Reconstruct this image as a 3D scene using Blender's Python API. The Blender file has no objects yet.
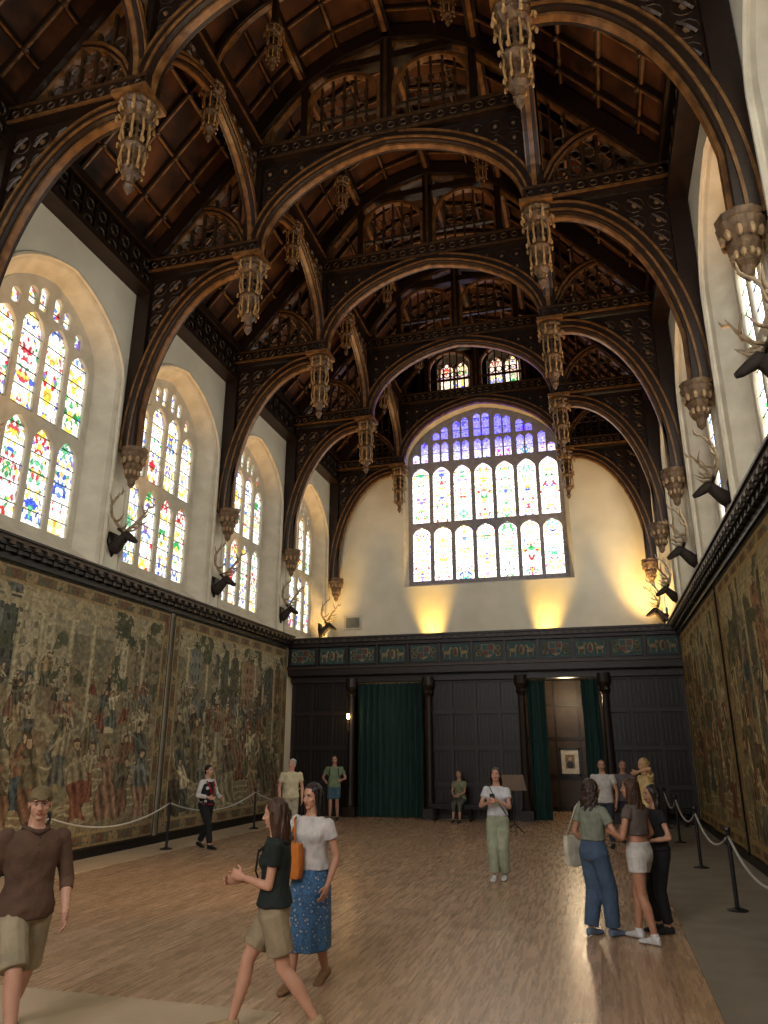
import bpy, bmesh, math, random
import numpy as np
from mathutils import Vector, Matrix
random.seed(7); np.random.seed(7)
S=bpy.context.scene
S.view_settings.view_transform='Standard'
S.view_settings.look='None'
S.view_settings.exposure=.30
CX=-3.55; XL=-9.6; XR=2.5; YB=27.0; YS=23.2; YR=-6.0
TRY=[-0.5,4.0,8.5,13.0,17.5,22.0,26.5]
# ---------------------------------------------------------------- materials
def newmat(name):
    m=bpy.data.materials.new(name); m.use_nodes=True
    nt=m.node_tree; b=nt.nodes['Principled BSDF']; return m,nt,b
def N(nt,t,**k):
    n=nt.nodes.new(t)
    for a,v in k.items():
        if a in n.inputs: n.inputs[a].default_value=v
        else: setattr(n,a,v)
    return n
def mat(name,c1,c2=None,scale=8,rough=.6,bump=.0,bscale=None,metal=0,stretch=(1,1,1),spec=.4,detail=5):
    m,nt,b=newmat(name)
    c2=c2 or tuple(x*.7 for x in c1)
    tc=N(nt,'ShaderNodeTexCoord'); mp=N(nt,'ShaderNodeMapping'); mp.inputs['Scale'].default_value=stretch
    nt.links.new(tc.outputs['Object'],mp.inputs[0])
    n=N(nt,'ShaderNodeTexNoise'); n.inputs['Scale'].default_value=scale; n.inputs['Detail'].default_value=detail
    nt.links.new(mp.outputs[0],n.inputs['Vector'])
    r=N(nt,'ShaderNodeValToRGB'); r.color_ramp.elements[0].position=.32; r.color_ramp.elements[1].position=.68
    r.color_ramp.elements[0].color=(*c2,1); r.color_ramp.elements[1].color=(*c1,1)
    nt.links.new(n.outputs['Fac'],r.inputs[0]); nt.links.new(r.outputs[0],b.inputs['Base Color'])
    b.inputs['Roughness'].default_value=rough; b.inputs['Metallic'].default_value=metal
    b.inputs['Specular IOR Level'].default_value=spec
    if bump:
        n2=N(nt,'ShaderNodeTexNoise'); n2.inputs['Scale'].default_value=bscale or scale*3; n2.inputs['Detail'].default_value=3
        nt.links.new(mp.outputs[0],n2.inputs['Vector'])
        bp=N(nt,'ShaderNodeBump'); bp.inputs['Strength'].default_value=bump; bp.inputs['Distance'].default_value=.02
        nt.links.new(n2.outputs['Fac'],bp.inputs['Height']); nt.links.new(bp.outputs[0],b.inputs['Normal'])
    return m
def emis(name,col,st):
    m,nt,b=newmat(name); b.inputs['Base Color'].default_value=(*col,1)
    b.inputs['Emission Color'].default_value=(*col,1); b.inputs['Emission Strength'].default_value=st; return m
def vcol(name,emit=0,rough=.9,noise=0):
    m,nt,b=newmat(name); a=N(nt,'ShaderNodeAttribute'); a.attribute_name='Col'
    out=a.outputs['Color']
    if noise:
        tc=N(nt,'ShaderNodeTexCoord'); n=N(nt,'ShaderNodeTexNoise'); n.inputs['Scale'].default_value=14; n.inputs['Detail'].default_value=8
        nt.links.new(tc.outputs['Object'],n.inputs['Vector'])
        mr=N(nt,'ShaderNodeMapRange'); mr.inputs[1].default_value=.3; mr.inputs[2].default_value=.7; mr.inputs[3].default_value=1-noise; mr.inputs[4].default_value=1+noise
        nt.links.new(n.outputs['Fac'],mr.inputs[0])
        vm=N(nt,'ShaderNodeVectorMath',operation='SCALE'); nt.links.new(out,vm.inputs[0]); nt.links.new(mr.outputs[0],vm.inputs['Scale']); out=vm.outputs[0]
        bp=N(nt,'ShaderNodeBump'); bp.inputs['Strength'].default_value=.25; bp.inputs['Distance'].default_value=.02
        nt.links.new(n.outputs['Fac'],bp.inputs['Height']); nt.links.new(bp.outputs[0],b.inputs['Normal'])
    nt.links.new(out,b.inputs['Base Color']); b.inputs['Roughness'].default_value=rough
    b.inputs['Specular IOR Level'].default_value=.1
    if emit:
        nt.links.new(out,b.inputs['Emission Color']); b.inputs['Emission Strength'].default_value=emit
    return m
M={}
M['plaster']=mat('plaster_cream',(.70,.655,.53),(.60,.56,.45),scale=1.2,rough=.9,bump=.08,bscale=30)
M['stone']=mat('stone_pale',(.58,.53,.42),(.46,.41,.32),scale=3,rough=.85,bump=.2,bscale=20)
M['wood']=mat('oak_dark',(.019,.009,.0048),(.008,.004,.0027),scale=5,rough=.42,bump=.2,stretch=(1,1,5),spec=.35)
M['woodb']=mat('oak_black',(.010,.0065,.0055),(.0045,.0034,.003),scale=6,rough=.4,bump=.15,stretch=(1,1,.3),spec=.28)
M['rib']=mat('oak_golden_sheen_rib',(.185,.090,.029),(.065,.028,.009),scale=5,rough=.36,bump=.2)  # rib mouldings; golden sheen and amber glow put into the colour
M['carve']=mat('oak_carving',(.058,.030,.011),(.018,.009,.004),scale=9,rough=.45,bump=.4)
M['pend']=mat('pendant_gilt_oak',(.13,.072,.030),(.025,.013,.006),scale=10,rough=.45,bump=.5)
M['pgold']=mat('pendant_gilding',(.42,.26,.105),(.17,.095,.035),scale=10,rough=.35)
M['teal']=mat('frieze_teal',(.02,.068,.062),(.01,.036,.038),scale=12,rough=.6)
M['gold']=mat('gilt_worn',(.25,.19,.095),(.11,.08,.04),scale=15,rough=.45,bump=.3)
M['fred']=mat('frieze_red',(.10,.035,.025),(.06,.02,.015),scale=12,rough=.6)
M['curtain']=mat('curtain_green',(.006,.036,.029),(.0025,.018,.015),scale=4,rough=.85,stretch=(4,4,.3))
M['black']=mat('iron_black',(.012,.012,.013),rough=.4,scale=20)
M['rope']=mat('rope_white',(.5,.48,.43),(.35,.33,.28),scale=60,rough=.9)
M['antler']=mat('antler_bone',(.38,.29,.18),(.2,.14,.08),scale=12,rough=.6)
M['fur']=mat('deer_fur_dark',(.03,.018,.011),(.012,.008,.006),scale=25,rough=.8,bump=.3)
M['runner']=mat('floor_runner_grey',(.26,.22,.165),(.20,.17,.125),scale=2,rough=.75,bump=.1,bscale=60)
M['bordr']=mat('floor_border_stone',(.50,.38,.25),(.43,.325,.21),scale=2,rough=.5)
def roofmat():
    m,nt,b=newmat('roof_boards')
    tc=N(nt,'ShaderNodeTexCoord'); n=N(nt,'ShaderNodeTexNoise'); n.inputs['Scale'].default_value=1.1; n.inputs['Detail'].default_value=6
    nt.links.new(tc.outputs['Object'],n.inputs['Vector'])
    r=N(nt,'ShaderNodeValToRGB'); r.color_ramp.elements[0].position=.38; r.color_ramp.elements[1].position=.75
    r.color_ramp.elements[0].color=(.013,.005,.0022,1); r.color_ramp.elements[1].color=(.10,.036,.011,1)
    nt.links.new(n.outputs['Fac'],r.inputs[0]); nt.links.new(r.outputs[0],b.inputs['Base Color']); b.inputs['Roughness'].default_value=.6
    b.inputs['Specular IOR Level'].default_value=.2
    return m
M['roof']=roofmat()
def floormat():
    m,nt,b=newmat('oak_floorboards')
    tc=N(nt,'ShaderNodeTexCoord'); sp=N(nt,'ShaderNodeSeparateXYZ'); cb=N(nt,'ShaderNodeCombineXYZ')
    nt.links.new(tc.outputs['Object'],sp.inputs[0]); nt.links.new(sp.outputs['Y'],cb.inputs['X']); nt.links.new(sp.outputs['X'],cb.inputs['Y'])
    br=N(nt,'ShaderNodeTexBrick'); br.inputs['Scale'].default_value=1; br.inputs['Brick Width'].default_value=1.2; br.inputs['Row Height'].default_value=.15
    br.inputs['Mortar Size'].default_value=.005; br.inputs['Color1'].default_value=(.50,.325,.20,1); br.inputs['Color2'].default_value=(.39,.245,.145,1); br.inputs['Mortar'].default_value=(.24,.145,.085,1)
    br.inputs['Bias'].default_value=0
    nt.links.new(cb.outputs[0],br.inputs['Vector'])
    mp=N(nt,'ShaderNodeMapping'); mp.inputs['Scale'].default_value=(12,1,1); nt.links.new(tc.outputs['Object'],mp.inputs[0])
    n=N(nt,'ShaderNodeTexNoise'); n.inputs['Scale'].default_value=2; n.inputs['Detail'].default_value=8; nt.links.new(mp.outputs[0],n.inputs['Vector'])
    mr=N(nt,'ShaderNodeMapRange'); mr.inputs[1].default_value=.3; mr.inputs[2].default_value=.7; mr.inputs[3].default_value=.82; mr.inputs[4].default_value=1.14; nt.links.new(n.outputs['Fac'],mr.inputs[0])
    vm=N(nt,'ShaderNodeVectorMath',operation='SCALE'); nt.links.new(br.outputs['Color'],vm.inputs[0]); nt.links.new(mr.outputs[0],vm.inputs['Scale'])
    nt.links.new(vm.outputs[0],b.inputs['Base Color'])
    r2=N(nt,'ShaderNodeMapRange'); r2.inputs[3].default_value=.17; r2.inputs[4].default_value=.38; nt.links.new(n.outputs['Fac'],r2.inputs[0]); nt.links.new(r2.outputs[0],b.inputs['Roughness'])
    b.inputs['Specular IOR Level'].default_value=.75
    bp=N(nt,'ShaderNodeBump'); bp.inputs['Strength'].default_value=.15; bp.inputs['Distance'].default_value=.01; nt.links.new(br.outputs['Fac'],bp.inputs['Height']); bp.invert=True
    nt.links.new(bp.outputs[0],b.inputs['Normal'])
    return m
M['floor']=floormat()
# ---------------------------------------------------------------- mesh builder
class MB:
    def __init__(s): s.v=[]; s.f=[]; s.m=[]
    def add(s,vs,fs,m=0):
        o=len(s.v); s.v.extend([tuple(x) for x in vs]); s.f.extend([tuple(i+o for i in f) for f in fs]); s.m.extend([m]*len(fs))
    def box(s,x0,x1,y0,y1,z0,z1,m=0):
        s.add([(x0,y0,z0),(x1,y0,z0),(x1,y1,z0),(x0,y1,z0),(x0,y0,z1),(x1,y0,z1),(x1,y1,z1),(x0,y1,z1)],
              [(0,3,2,1),(4,5,6,7),(0,1,5,4),(1,2,6,5),(2,3,7,6),(3,0,4,7)],m)
    def loft(s,rings,m=0,cap=True,closed=True):
        n=len(rings[0]); vs=[p for r in rings for p in r]; fs=[]
        for i in range(len(rings)-1):
            for j in range(n if closed else n-1):
                a=i*n+j; b=i*n+(j+1)%n; fs.append((a,b,b+n,a+n))
        if cap: fs.append(tuple(range(n))[::-1]); fs.append(tuple(range((len(rings)-1)*n,len(rings)*n)))
        s.add(vs,fs,m)
    def lathe(s,c,prof,seg=8,m=0,star=0):
        rings=[]
        for r,z in prof:
            rings.append([(c[0]+r*(1-star*(k%2))*math.cos(2*math.pi*k/seg),c[1]+r*(1-star*(k%2))*math.sin(2*math.pi*k/seg),c[2]+z) for k in range(seg)])
        s.loft(rings,m)
    def tube(s,pts,rad,seg=6,m=0,closed=False,sc=(1,1)):
        pts=[Vector(p) for p in pts]; n=len(pts)
        if not hasattr(rad,'__len__'): rad=[rad]*n
        rings=[]; up=None
        for i,p in enumerate(pts):
            if closed: t=pts[(i+1)%n]-pts[i-1]
            else: t=pts[min(i+1,n-1)]-pts[max(i-1,0)]
            if t.length<1e-9: t=Vector((0,0,1))
            t.normalize()
            if up is None:
                up=Vector((0,0,1)) if abs(t.z)<.9 else Vector((0,1,0))
            a=(up-t*up.dot(t)); 
            if a.length<1e-4: a=t.orthogonal()
            a.normalize(); b=t.cross(a); up=a
            rings.append([p+(a*math.cos(2*math.pi*k/seg)*sc[0]+b*math.sin(2*math.pi*k/seg)*sc[1])*rad[i] for k in range(seg)])
        if closed: rings.append(rings[0]); s.loft(rings,m,cap=False)
        else: s.loft(rings,m)
    def ring(s,c,r,t,m=0,ax='y',seg=12,ts=4):
        pts=[]
        for k in range(seg):
            a=2*math.pi*k/seg; u,w=r*math.cos(a),r*math.sin(a)
            pts.append((c[0]+u,c[1],c[2]+w) if ax=='y' else (c[0],c[1]+u,c[2]+w))
        s.tube(pts,t,ts,m,closed=True)
    def ell(s,c,r,m=0,R=None,seg=14,rg=9):
        c=Vector(c); rings=[]
        for i in range(rg+1):
            th=math.pi*(i+.02*(i==0)-.02*(i==rg))/rg
            rr=[]
            for k in range(seg):
                ph=2*math.pi*k/seg
                p=Vector((r[0]*math.sin(th)*math.cos(ph),r[1]*math.sin(th)*math.sin(ph),-r[2]*math.cos(th)))
                rr.append(c+(R@p if R else p))
            rings.append(rr)
        s.loft(rings,m)
    def cap(s,p0,r0,p1,r1,m=0,seg=12,flat=False):
        p0=Vector(p0);p1=Vector(p1);d=(p1-p0)
        if d.length<1e-6: return
        d.normalize(); pts=[];rad=[]
        if not flat:
            for k in (.02,.5,.85): a=k*math.pi/2; pts.append(p0-d*r0*math.cos(a)); rad.append(r0*math.sin(a))
        pts.append(p0);rad.append(r0);pts.append(p1);rad.append(r1)
        if not flat:
            for k in (.85,.5,.02): a=k*math.pi/2; pts.append(p1+d*r1*math.cos(a)); rad.append(r1*math.sin(a))
        s.tube(pts,rad,seg,m)
    def band(s,pts,d0,d1,y0,y1,m=0):
        n=len(pts); A=[];B=[]
        for i in range(n):
            a=pts[max(i-1,0)]; b=pts[min(i+1,n-1)]; tx,tz=b[0]-a[0],b[1]-a[1]; l=math.hypot(tx,tz) or 1
            nx,nz=-tz/l,tx/l
            A.append((pts[i][0]+nx*d0,pts[i][1]+nz*d0)); B.append((pts[i][0]+nx*d1,pts[i][1]+nz*d1))
        s.loft([[(A[i][0],y0,A[i][1]),(B[i][0],y0,B[i][1]),(B[i][0],y1,B[i][1]),(A[i][0],y1,A[i][1])] for i in range(n)],m)
    def mesh(s,name,mats,smooth=False,fix=True):
        me=bpy.data.meshes.new(name); me.from_pydata(s.v,[],s.f)
        for mm in mats: me.materials.append(mm)
        me.polygons.foreach_set('material_index',s.m)
        if fix:
            bm=bmesh.new(); bm.from_mesh(me); bmesh.ops.recalc_face_normals(bm,faces=bm.faces); bm.to_mesh(me); bm.free()
        if smooth: me.polygons.foreach_set('use_smooth',[True]*len(me.polygons))
        me.update(); return me
    def obj(s,name,mats,smooth=False,parent=None,loc=(0,0,0)):
        return mkobj(name,s.mesh(name,mats,smooth),parent,loc)
def mkobj(name,me,parent=None,loc=(0,0,0),rz=0):
    o=bpy.data.objects.new(name,me); bpy.context.collection.objects.link(o); o.location=loc; o.rotation_euler=(0,0,rz)
    if parent: o.parent=parent
    return o
def empty(name,loc=(0,0,0),rz=0):
    o=mkobj(name,None,None,loc,rz); o.empty_display_size=.2; return o
def plate(name,outer,holes,thick,mapf,mats,parent=None):
    cu=bpy.data.curves.new(name,'CURVE'); cu.dimensions='2D'; cu.fill_mode='BOTH'; cu.extrude=thick/2
    for loop in [outer]+holes:
        sp=cu.splines.new('POLY'); sp.points.add(len(loop)-1)
        for i,p in enumerate(loop): sp.points[i].co=(p[0],p[1],0,1)
        sp.use_cyclic_u=True
    t=bpy.data.objects.new('tmp',cu); bpy.context.collection.objects.link(t)
    dg=bpy.context.evaluated_depsgraph_get(); me=bpy.data.meshes.new_from_object(t.evaluated_get(dg)); bpy.data.objects.remove(t)
    for v in me.vertices: v.co=mapf(v.co)
    me.materials.clear()
    for m in mats: me.materials.append(m)
    bm=bmesh.new(); bm.from_mesh(me); bmesh.ops.remove_doubles(bm,verts=bm.verts,dist=1e-4); bmesh.ops.recalc_face_normals(bm,faces=bm.faces); bm.to_mesh(me); bm.free()
    me.name=name
    return mkobj(name,me,parent)
def archpts(c,w,z0,zs,zt,n=24,pt=.18):
    P=[(c-w,z0),(c-w,zs)]
    for i in range(1,n):
        a=math.pi*i/n; x=-math.cos(a); z=(1-pt)*math.sin(a)+pt*(1-abs(x)); P.append((c+w*x,zs+(zt-zs)*z))
    P+= [(c+w,zs),(c+w,z0)]
    return P
def archz(x,c,w,zs,zt,pt=.18):
    u=min(1,abs(x-c)/w); return zs+(zt-zs)*((1-pt)*math.sqrt(max(0,1-u*u))+pt*(1-u))
def gridmesh(name,cols,size,mapf,material,parent=None):
    H,W,_=cols.shape; us=np.linspace(0,size[0],W+1); vs=np.linspace(0,size[1],H+1)
    verts=[mapf(u,v) for v in vs for u in us]
    idx=np.arange((H+1)*(W+1)).reshape(H+1,W+1)
    f=np.stack([idx[:-1,:-1],idx[:-1,1:],idx[1:,1:],idx[1:,:-1]],-1).reshape(-1,4)
    me=bpy.data.meshes.new(name); me.from_pydata(verts,[],f.tolist()); me.materials.append(material)
    at=me.color_attributes.new('Col','FLOAT_COLOR','CORNER')
    c=np.concatenate([cols.reshape(-1,3),np.ones((H*W,1))],1); c=np.repeat(c,4,axis=0).astype(np.float32)
    at.data.foreach_set('color',c.ravel()); me.update()
    return mkobj(name,me,parent)
def lin(c): c=np.asarray(c,float)/255.; return np.where(c<.04045,c/12.92,((c+.055)/1.055)**2.4)
# ---------------------------------------------------------------- stained glass painter
def smooth_noise(h,w,cells,rng):
    g=rng.random((cells[0]+2,cells[1]+2)); y=np.linspace(0,cells[0],h); x=np.linspace(0,cells[1],w)
    yi=y.astype(int);xi=x.astype(int);fy=(y-yi)[:,None];fx=(x-xi)[None,:]; fy=fy*fy*(3-2*fy);fx=fx*fx*(3-2*fx)
    a=g[yi][:,xi];b=g[yi][:,xi+1];c=g[yi+1][:,xi];d=g[yi+1][:,xi+1]
    return a*(1-fy)*(1-fx)+b*(1-fy)*fx+c*fy*(1-fx)+d*fy*fx
GP=lin([[200,45,50],[60,80,200],[228,190,70],[55,145,80],[190,60,70],[85,120,210],[120,100,180],[238,212,130],[80,160,115]])
def glass(W,H,lights,wf,seed,res,bluetop=None,tint=(243,245,236)):
    """leaded lights: pale quarry ground, coloured edging, stacked shields under small canopies made of leaded pieces"""
    rng=np.random.default_rng(seed); img=np.zeros((H,W,3)); lw=W/lights; white=lin(tint)
    px=res
    for L in range(lights):
        x0=int(round(L*lw)); x1=int(round((L+1)*lw)); cw=x1-x0; cx=(cw-1)/2
        yy,xx=np.mgrid[0:H,0:cw].astype(float); ax=abs(xx-cx)
        n=int(H*px*(cw/2)*px/(.0045)); sx=rng.random(n)*cw/2; sy=rng.random(n)*H
        d=np.sqrt((ax[...,None]-sx)**2+((yy[...,None]-sy)*.8)**2); o=np.argsort(d,axis=2)[...,:2]
        d1=np.take_along_axis(d,o[...,:1],2)[...,0]; d2=np.take_along_axis(d,o[...,1:2],2)[...,0]; idn=o[...,0]
        per=.8/px; off=rng.random()*.2*per+(L%2)*per*.1
        ph=((sy+off)%per)/per-.5; rr=np.sqrt((ph*per/(cw*.6))**2+(sx/(cw*.5))**2)
        theme=rng.integers(0,len(GP),(H,2)); band=((sy+off)//per).astype(int)
        cols=np.zeros((n,3))
        for k in range(n):
            t1,t2=theme[band[k]%H]
            if rr[k]<.35: c=GP[t1] if rng.random()<.8 else GP[2]
            elif rr[k]<.6: c=GP[t2] if rng.random()<.6 else white
            elif rr[k]<.75: c=GP[rng.choice([2,7])] if rng.random()<.6 else white
            else: c=white if rng.random()<wf+.2 else GP[rng.integers(0,len(GP))]
            if rng.random()<wf: c=white*(.85+.15*rng.random())
            cols[k]=c*(.8+.3*rng.random())
        p=cols[idn]
        lead=(d2-d1)<.5; p=np.where(lead[...,None],p*.5,p)
        lat=((np.abs((xx+yy)%9)<1)|(np.abs((xx-yy)%9)<1)); p=np.where((lat)[...,None],p*.72,p)
        ed=(ax>cx-1.8); p[ed]=(p*.3+.7*np.where(((yy//5)%2)[...,None]>0,white,GP[theme[0,0]]))[ed]
        img[:,x0:x1]=p
    if bluetop is not None:
        y_=np.linspace(0,1,H)[:,None,None]; k=np.clip((y_-bluetop)/.2,0,1)*.92
        img=img*(1-k)+(img*.7+.28)*lin([84,74,248])*k*.9
    return img
# ---------------------------------------------------------------- side walls with windows
def sidewin(idx,X,sgn,yc,emit,seed):
    nm='window_%d'%idx
    root=empty(nm,(X+sgn*.5,yc,5.8)); inv=Vector(root.location)
    mf=lambda d:(lambda co:Vector((X+sgn*(d+co.z),co.x,co.y))-inv)
    w=1.42
    o=archpts(yc,1.95,5.52,9.7,11.35); i=archpts(yc,w,5.95,9.7,11.0)
    mb=MB(); R1=[(X-inv.x,p[0]-inv.y,p[1]-inv.z) for p in o]; R2=[(X+sgn*.5-inv.x,p[0]-inv.y,p[1]-inv.z) for p in i]
    mid=archpts(yc,1.83,5.6,9.7,11.27); R15=[(X+sgn*.06-inv.x,p[0]-inv.y,p[1]-inv.z) for p in mid]
    m2=archpts(yc,1.55,5.85,9.7,11.09); R17=[(X+sgn*.4-inv.x,p[0]-inv.y,p[1]-inv.z) for p in m2]
    mb.loft([R1,R15,R17,R2],0,cap=False); mb.obj('embrasure',[M['stone']],parent=root)
    mb2=MB(); mb2.tube([(X-sgn*.03-inv.x,p[0]-inv.y,p[1]-inv.z) for p in o],.05,6); mb2.obj('hood_mould',[M['stone']],parent=root)
    outer=archpts(yc,w+.08,5.85,9.7,11.1); holes=[]; n=4; lw=2*w/n; b=.055
    for k in range(n):
        c=yc-w+lw*(k+.5); hw=lw/2-b
        holes.append(archpts(c,hw,6.0,7.6,8.0,8,.4))
        out=k in (0,3)
        zt=9.95 if out else 10.2
        holes.append(archpts(c,hw,8.15,zt-.35,zt,8,.4))
        for q in (-1,1):
            c2=c+q*hw/2; h2=hw/2-.03; z2=min(archz(c2-h2,yc,w,9.7,11.0),archz(c2+h2,yc,w,9.7,11.0))-.08
            if z2>zt+.3: holes.append(archpts(c2,h2,zt+.1,z2-.1,z2,6,.4))
    plate('tracery',outer,holes,.12,mf(.46),[M['stone']],root)
    cols=glass(128,212,4,.45,seed,.0245) if sgn<0 else glass(64,106,4,.6,seed,.048)
    gm=vcol('stained_glass_side_%d'%idx,emit)
    gridmesh('stained_glass',cols,(2*w+.0,5.3),lambda u,v:(X+sgn*.5-inv.x,yc-w+u-inv.y,5.9+v-inv.z),gm,root)
    mb3=MB()
    for z in np.arange(6.3,11,.38): mb3.box(X+sgn*.47-.008-inv.x,X+sgn*.47+.008-inv.x,yc-w-inv.y,yc+w-inv.y,z-.008-inv.z,z+.008-inv.z)
    mb3.obj('saddle_bars',[M['black']],parent=root)
WINY=[(TRY[i]+TRY[i+1])/2 for i in range(len(TRY)-1)]
for side,(X,sgn) in {'left':(XL,-1),'right':(XR,1)}.items():
    holes=[archpts(y,1.95,5.52,9.7,11.35) for y in WINY]
    plate('wall_'+side,[(YR,0),(YB,0),(YB,13.2),(YR,13.2)],holes,.02,(lambda X,sgn:(lambda co:Vector((X+sgn*(.01+co.z),co.x,co.y))))(X,sgn),[M['plaster']])
for i,y in enumerate(WINY):
    sidewin(i+1,XL,-1,y,1.9,10+i)
    sidewin(i+7,XR,1,y,9.0,30+i)
# ---------------------------------------------------------------- back wall, great window
mfb=lambda co:Vector((co.x,YB+co.z,co.y))
wbw=2.93
small=[(-4.55,.62),(-2.5,.62)]
holes=[archpts(CX,wbw+.25,7.85,13.0,15.25,30)]+[archpts(c,w+.05,15.85,17.0,17.6,10) for c,w in small]
plate('wall_back',[(XL,0),(XR,0),(XR,13.1),(CX+3.3,16.2),(CX+1.1,18.4),(CX-1.1,18.4),(CX-3.3,16.2),(XL,13.1)],holes,.02,mfb,[M['plaster']])
gb=empty('gable_boarding',(CX,YB-.06,14))
A=archpts(CX,wbw+.4,12.6,13.0,15.4,30)
plate('boards',[(CX-5.95,12.6)]+A+[(CX+5.95,12.6),(CX+5.95,12.95),(CX+3.2,16.15),(CX+1.1,18.2),(CX-1.1,18.2),(CX-3.2,16.15),(CX-5.95,12.95)],[archpts(c,w+.06,15.84,17.0,17.62,10) for c,w in small],.06,lambda co:Vector((co.x-CX,co.z,co.y-14)),[M['woodb']],gb)
mb=MB(); x=-5.6
while x<5.7:
    if not (abs(abs(x)-1.03)<.75):
        z0=12.6 if abs(x)>3.4 else archz(x,0,wbw+.4,13.0,15.4)+.05
        z1=min(18.1,12.9+(6.05-abs(x))*1.15)
        if z1-z0>.4: mb.box(x-.05,x+.05,-.09,-.03,z0-14,z1-14)
    x+=.46
mb.tube([(p[0]-CX,-.05,p[1]-14) for p in A],.07,6,1)
mb.obj('muntins',[M['carve'],M['rib']],parent=gb)
root=empty('window_20',(CX,YB+.3,8)); inv=Vector(root.location)
mb=MB(); mb.loft([[(p[0]-inv.x,yy-inv.y,p[1]-inv.z) for p in archpts(CX,ww,z0,13.0,zt,30)] for yy,ww,z0,zt in ((YB-.02,wbw+.25,7.85,15.25),(YB+.08,wbw+.2,7.88,15.22),(YB+.35,wbw,8.0,15.05))],0,cap=False)
mb.obj('embrasure',[M['stone']],parent=root)
holes=[]; n=7; lw=2*wbw/n
for k in range(n):
    c=CX-wbw+lw*(k+.5); hw=lw/2-.07
    holes.append(archpts(c,hw,8.1,9.95,10.25,8,.4))
    zt=min(archz(c-hw,CX,wbw,13,15.05),archz(c+hw,CX,wbw,13,15.05))
    z1=min(12.75,zt-.15)
    holes.append(archpts(c,hw,10.42,z1-.35,z1,8,.4))
    for q in (-1,1):
        c2=c+q*hw/2; h2=hw/2-.03; z2=min(archz(c2-h2,CX,wbw,13,15.05),archz(c2+h2,CX,wbw,13,15.05))-.1
        if z2>13.25:
            if z2>14.1:
                holes.append(archpts(c2,h2,12.95,13.65,13.8,6,.4)); holes.append(archpts(c2,h2,13.9,z2-.12,z2,6,.4))
            else: holes.append(archpts(c2,h2,12.95,z2-.12,z2,6,.4))
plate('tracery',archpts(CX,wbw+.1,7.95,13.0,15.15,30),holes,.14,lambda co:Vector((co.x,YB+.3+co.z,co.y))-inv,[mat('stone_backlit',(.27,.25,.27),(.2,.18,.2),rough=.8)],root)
cols=glass(196,240,7,.64,5,.03,bluetop=.6,tint=(248,246,236))
gridmesh('stained_glass',cols,(2*wbw,7.2),lambda u,v:(CX-wbw+u-inv.x,YB+.34-inv.y,7.95+v-inv.z),vcol('stained_glass_great',3.6),root)
mb=MB()
for z in np.arange(8.4,15,.45): mb.box(-wbw,wbw,.02,.035,z-8-.01,z-8+.01)
mb.obj('saddle_bars',[M['black']],parent=root)
for i,(c,w) in enumerate(small):
    r=empty('window_%d'%(21+i),(c,YB+.2,15.85)); 
    mb=MB(); mb.loft([[(p[0]-c,yy-YB-.2,p[1]-15.85) for p in archpts(c,ww,z0,17.0,zt,10)] for yy,ww,z0,zt in ((YB-.02,w+.05,15.85,17.6),(YB+.2,w,15.9,17.55))],0,cap=False); mb.obj('embrasure',[M['stone']],parent=r)
    hs=[archpts(c+q*w/2,w/2-.05,15.98,16.9,17.25,8,.4) for q in (-1,1)]
    plate('tracery',archpts(c,w+.06,15.85,17.0,17.6,10),hs,.1,lambda co:Vector((co.x-c,co.z,co.y-15.85)),[M['stone']],r)
    gridmesh('stained_glass',glass(48,60,2,.5,50+i,.03,tint=(250,215,190)),(1.4,1.8),lambda u,v:(-.7+u,.04,v),vcol('stained_glass_gable_%d'%i,2.4),r)
plate('wall_rear',[(XL,0),(XR,0),(XR,13.1),(CX+3.3,16.2),(CX,18.5),(CX-3.3,16.2),(XL,13.1)],[archpts(CX,3.1,5.0,12.0,14.5,20)],.02,lambda co:Vector((co.x,YR-co.z,co.y)),[M['plaster']])
gridmesh('window_30',glass(70,100,7,.85,77,.09),(6.4,9.7),lambda u,v:(CX-3.2+u,YR-.1,4.9+v),vcol('stained_glass_dais',16))
# ---------------------------------------------------------------- floor
mb=MB(); mb.box(XL,XR,YR,YB,-.1,0); mb.obj('floor',[M['floor']])
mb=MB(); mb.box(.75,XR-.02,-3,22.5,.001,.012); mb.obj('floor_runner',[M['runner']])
mb=MB(); mb.box(XL+.02,-2.6,-3,6.3,.001,.008); mb.box(XL+.02,-8.6,6.3,22.5,.001,.008); mb.obj('floor_border',[M['bordr']])
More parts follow.
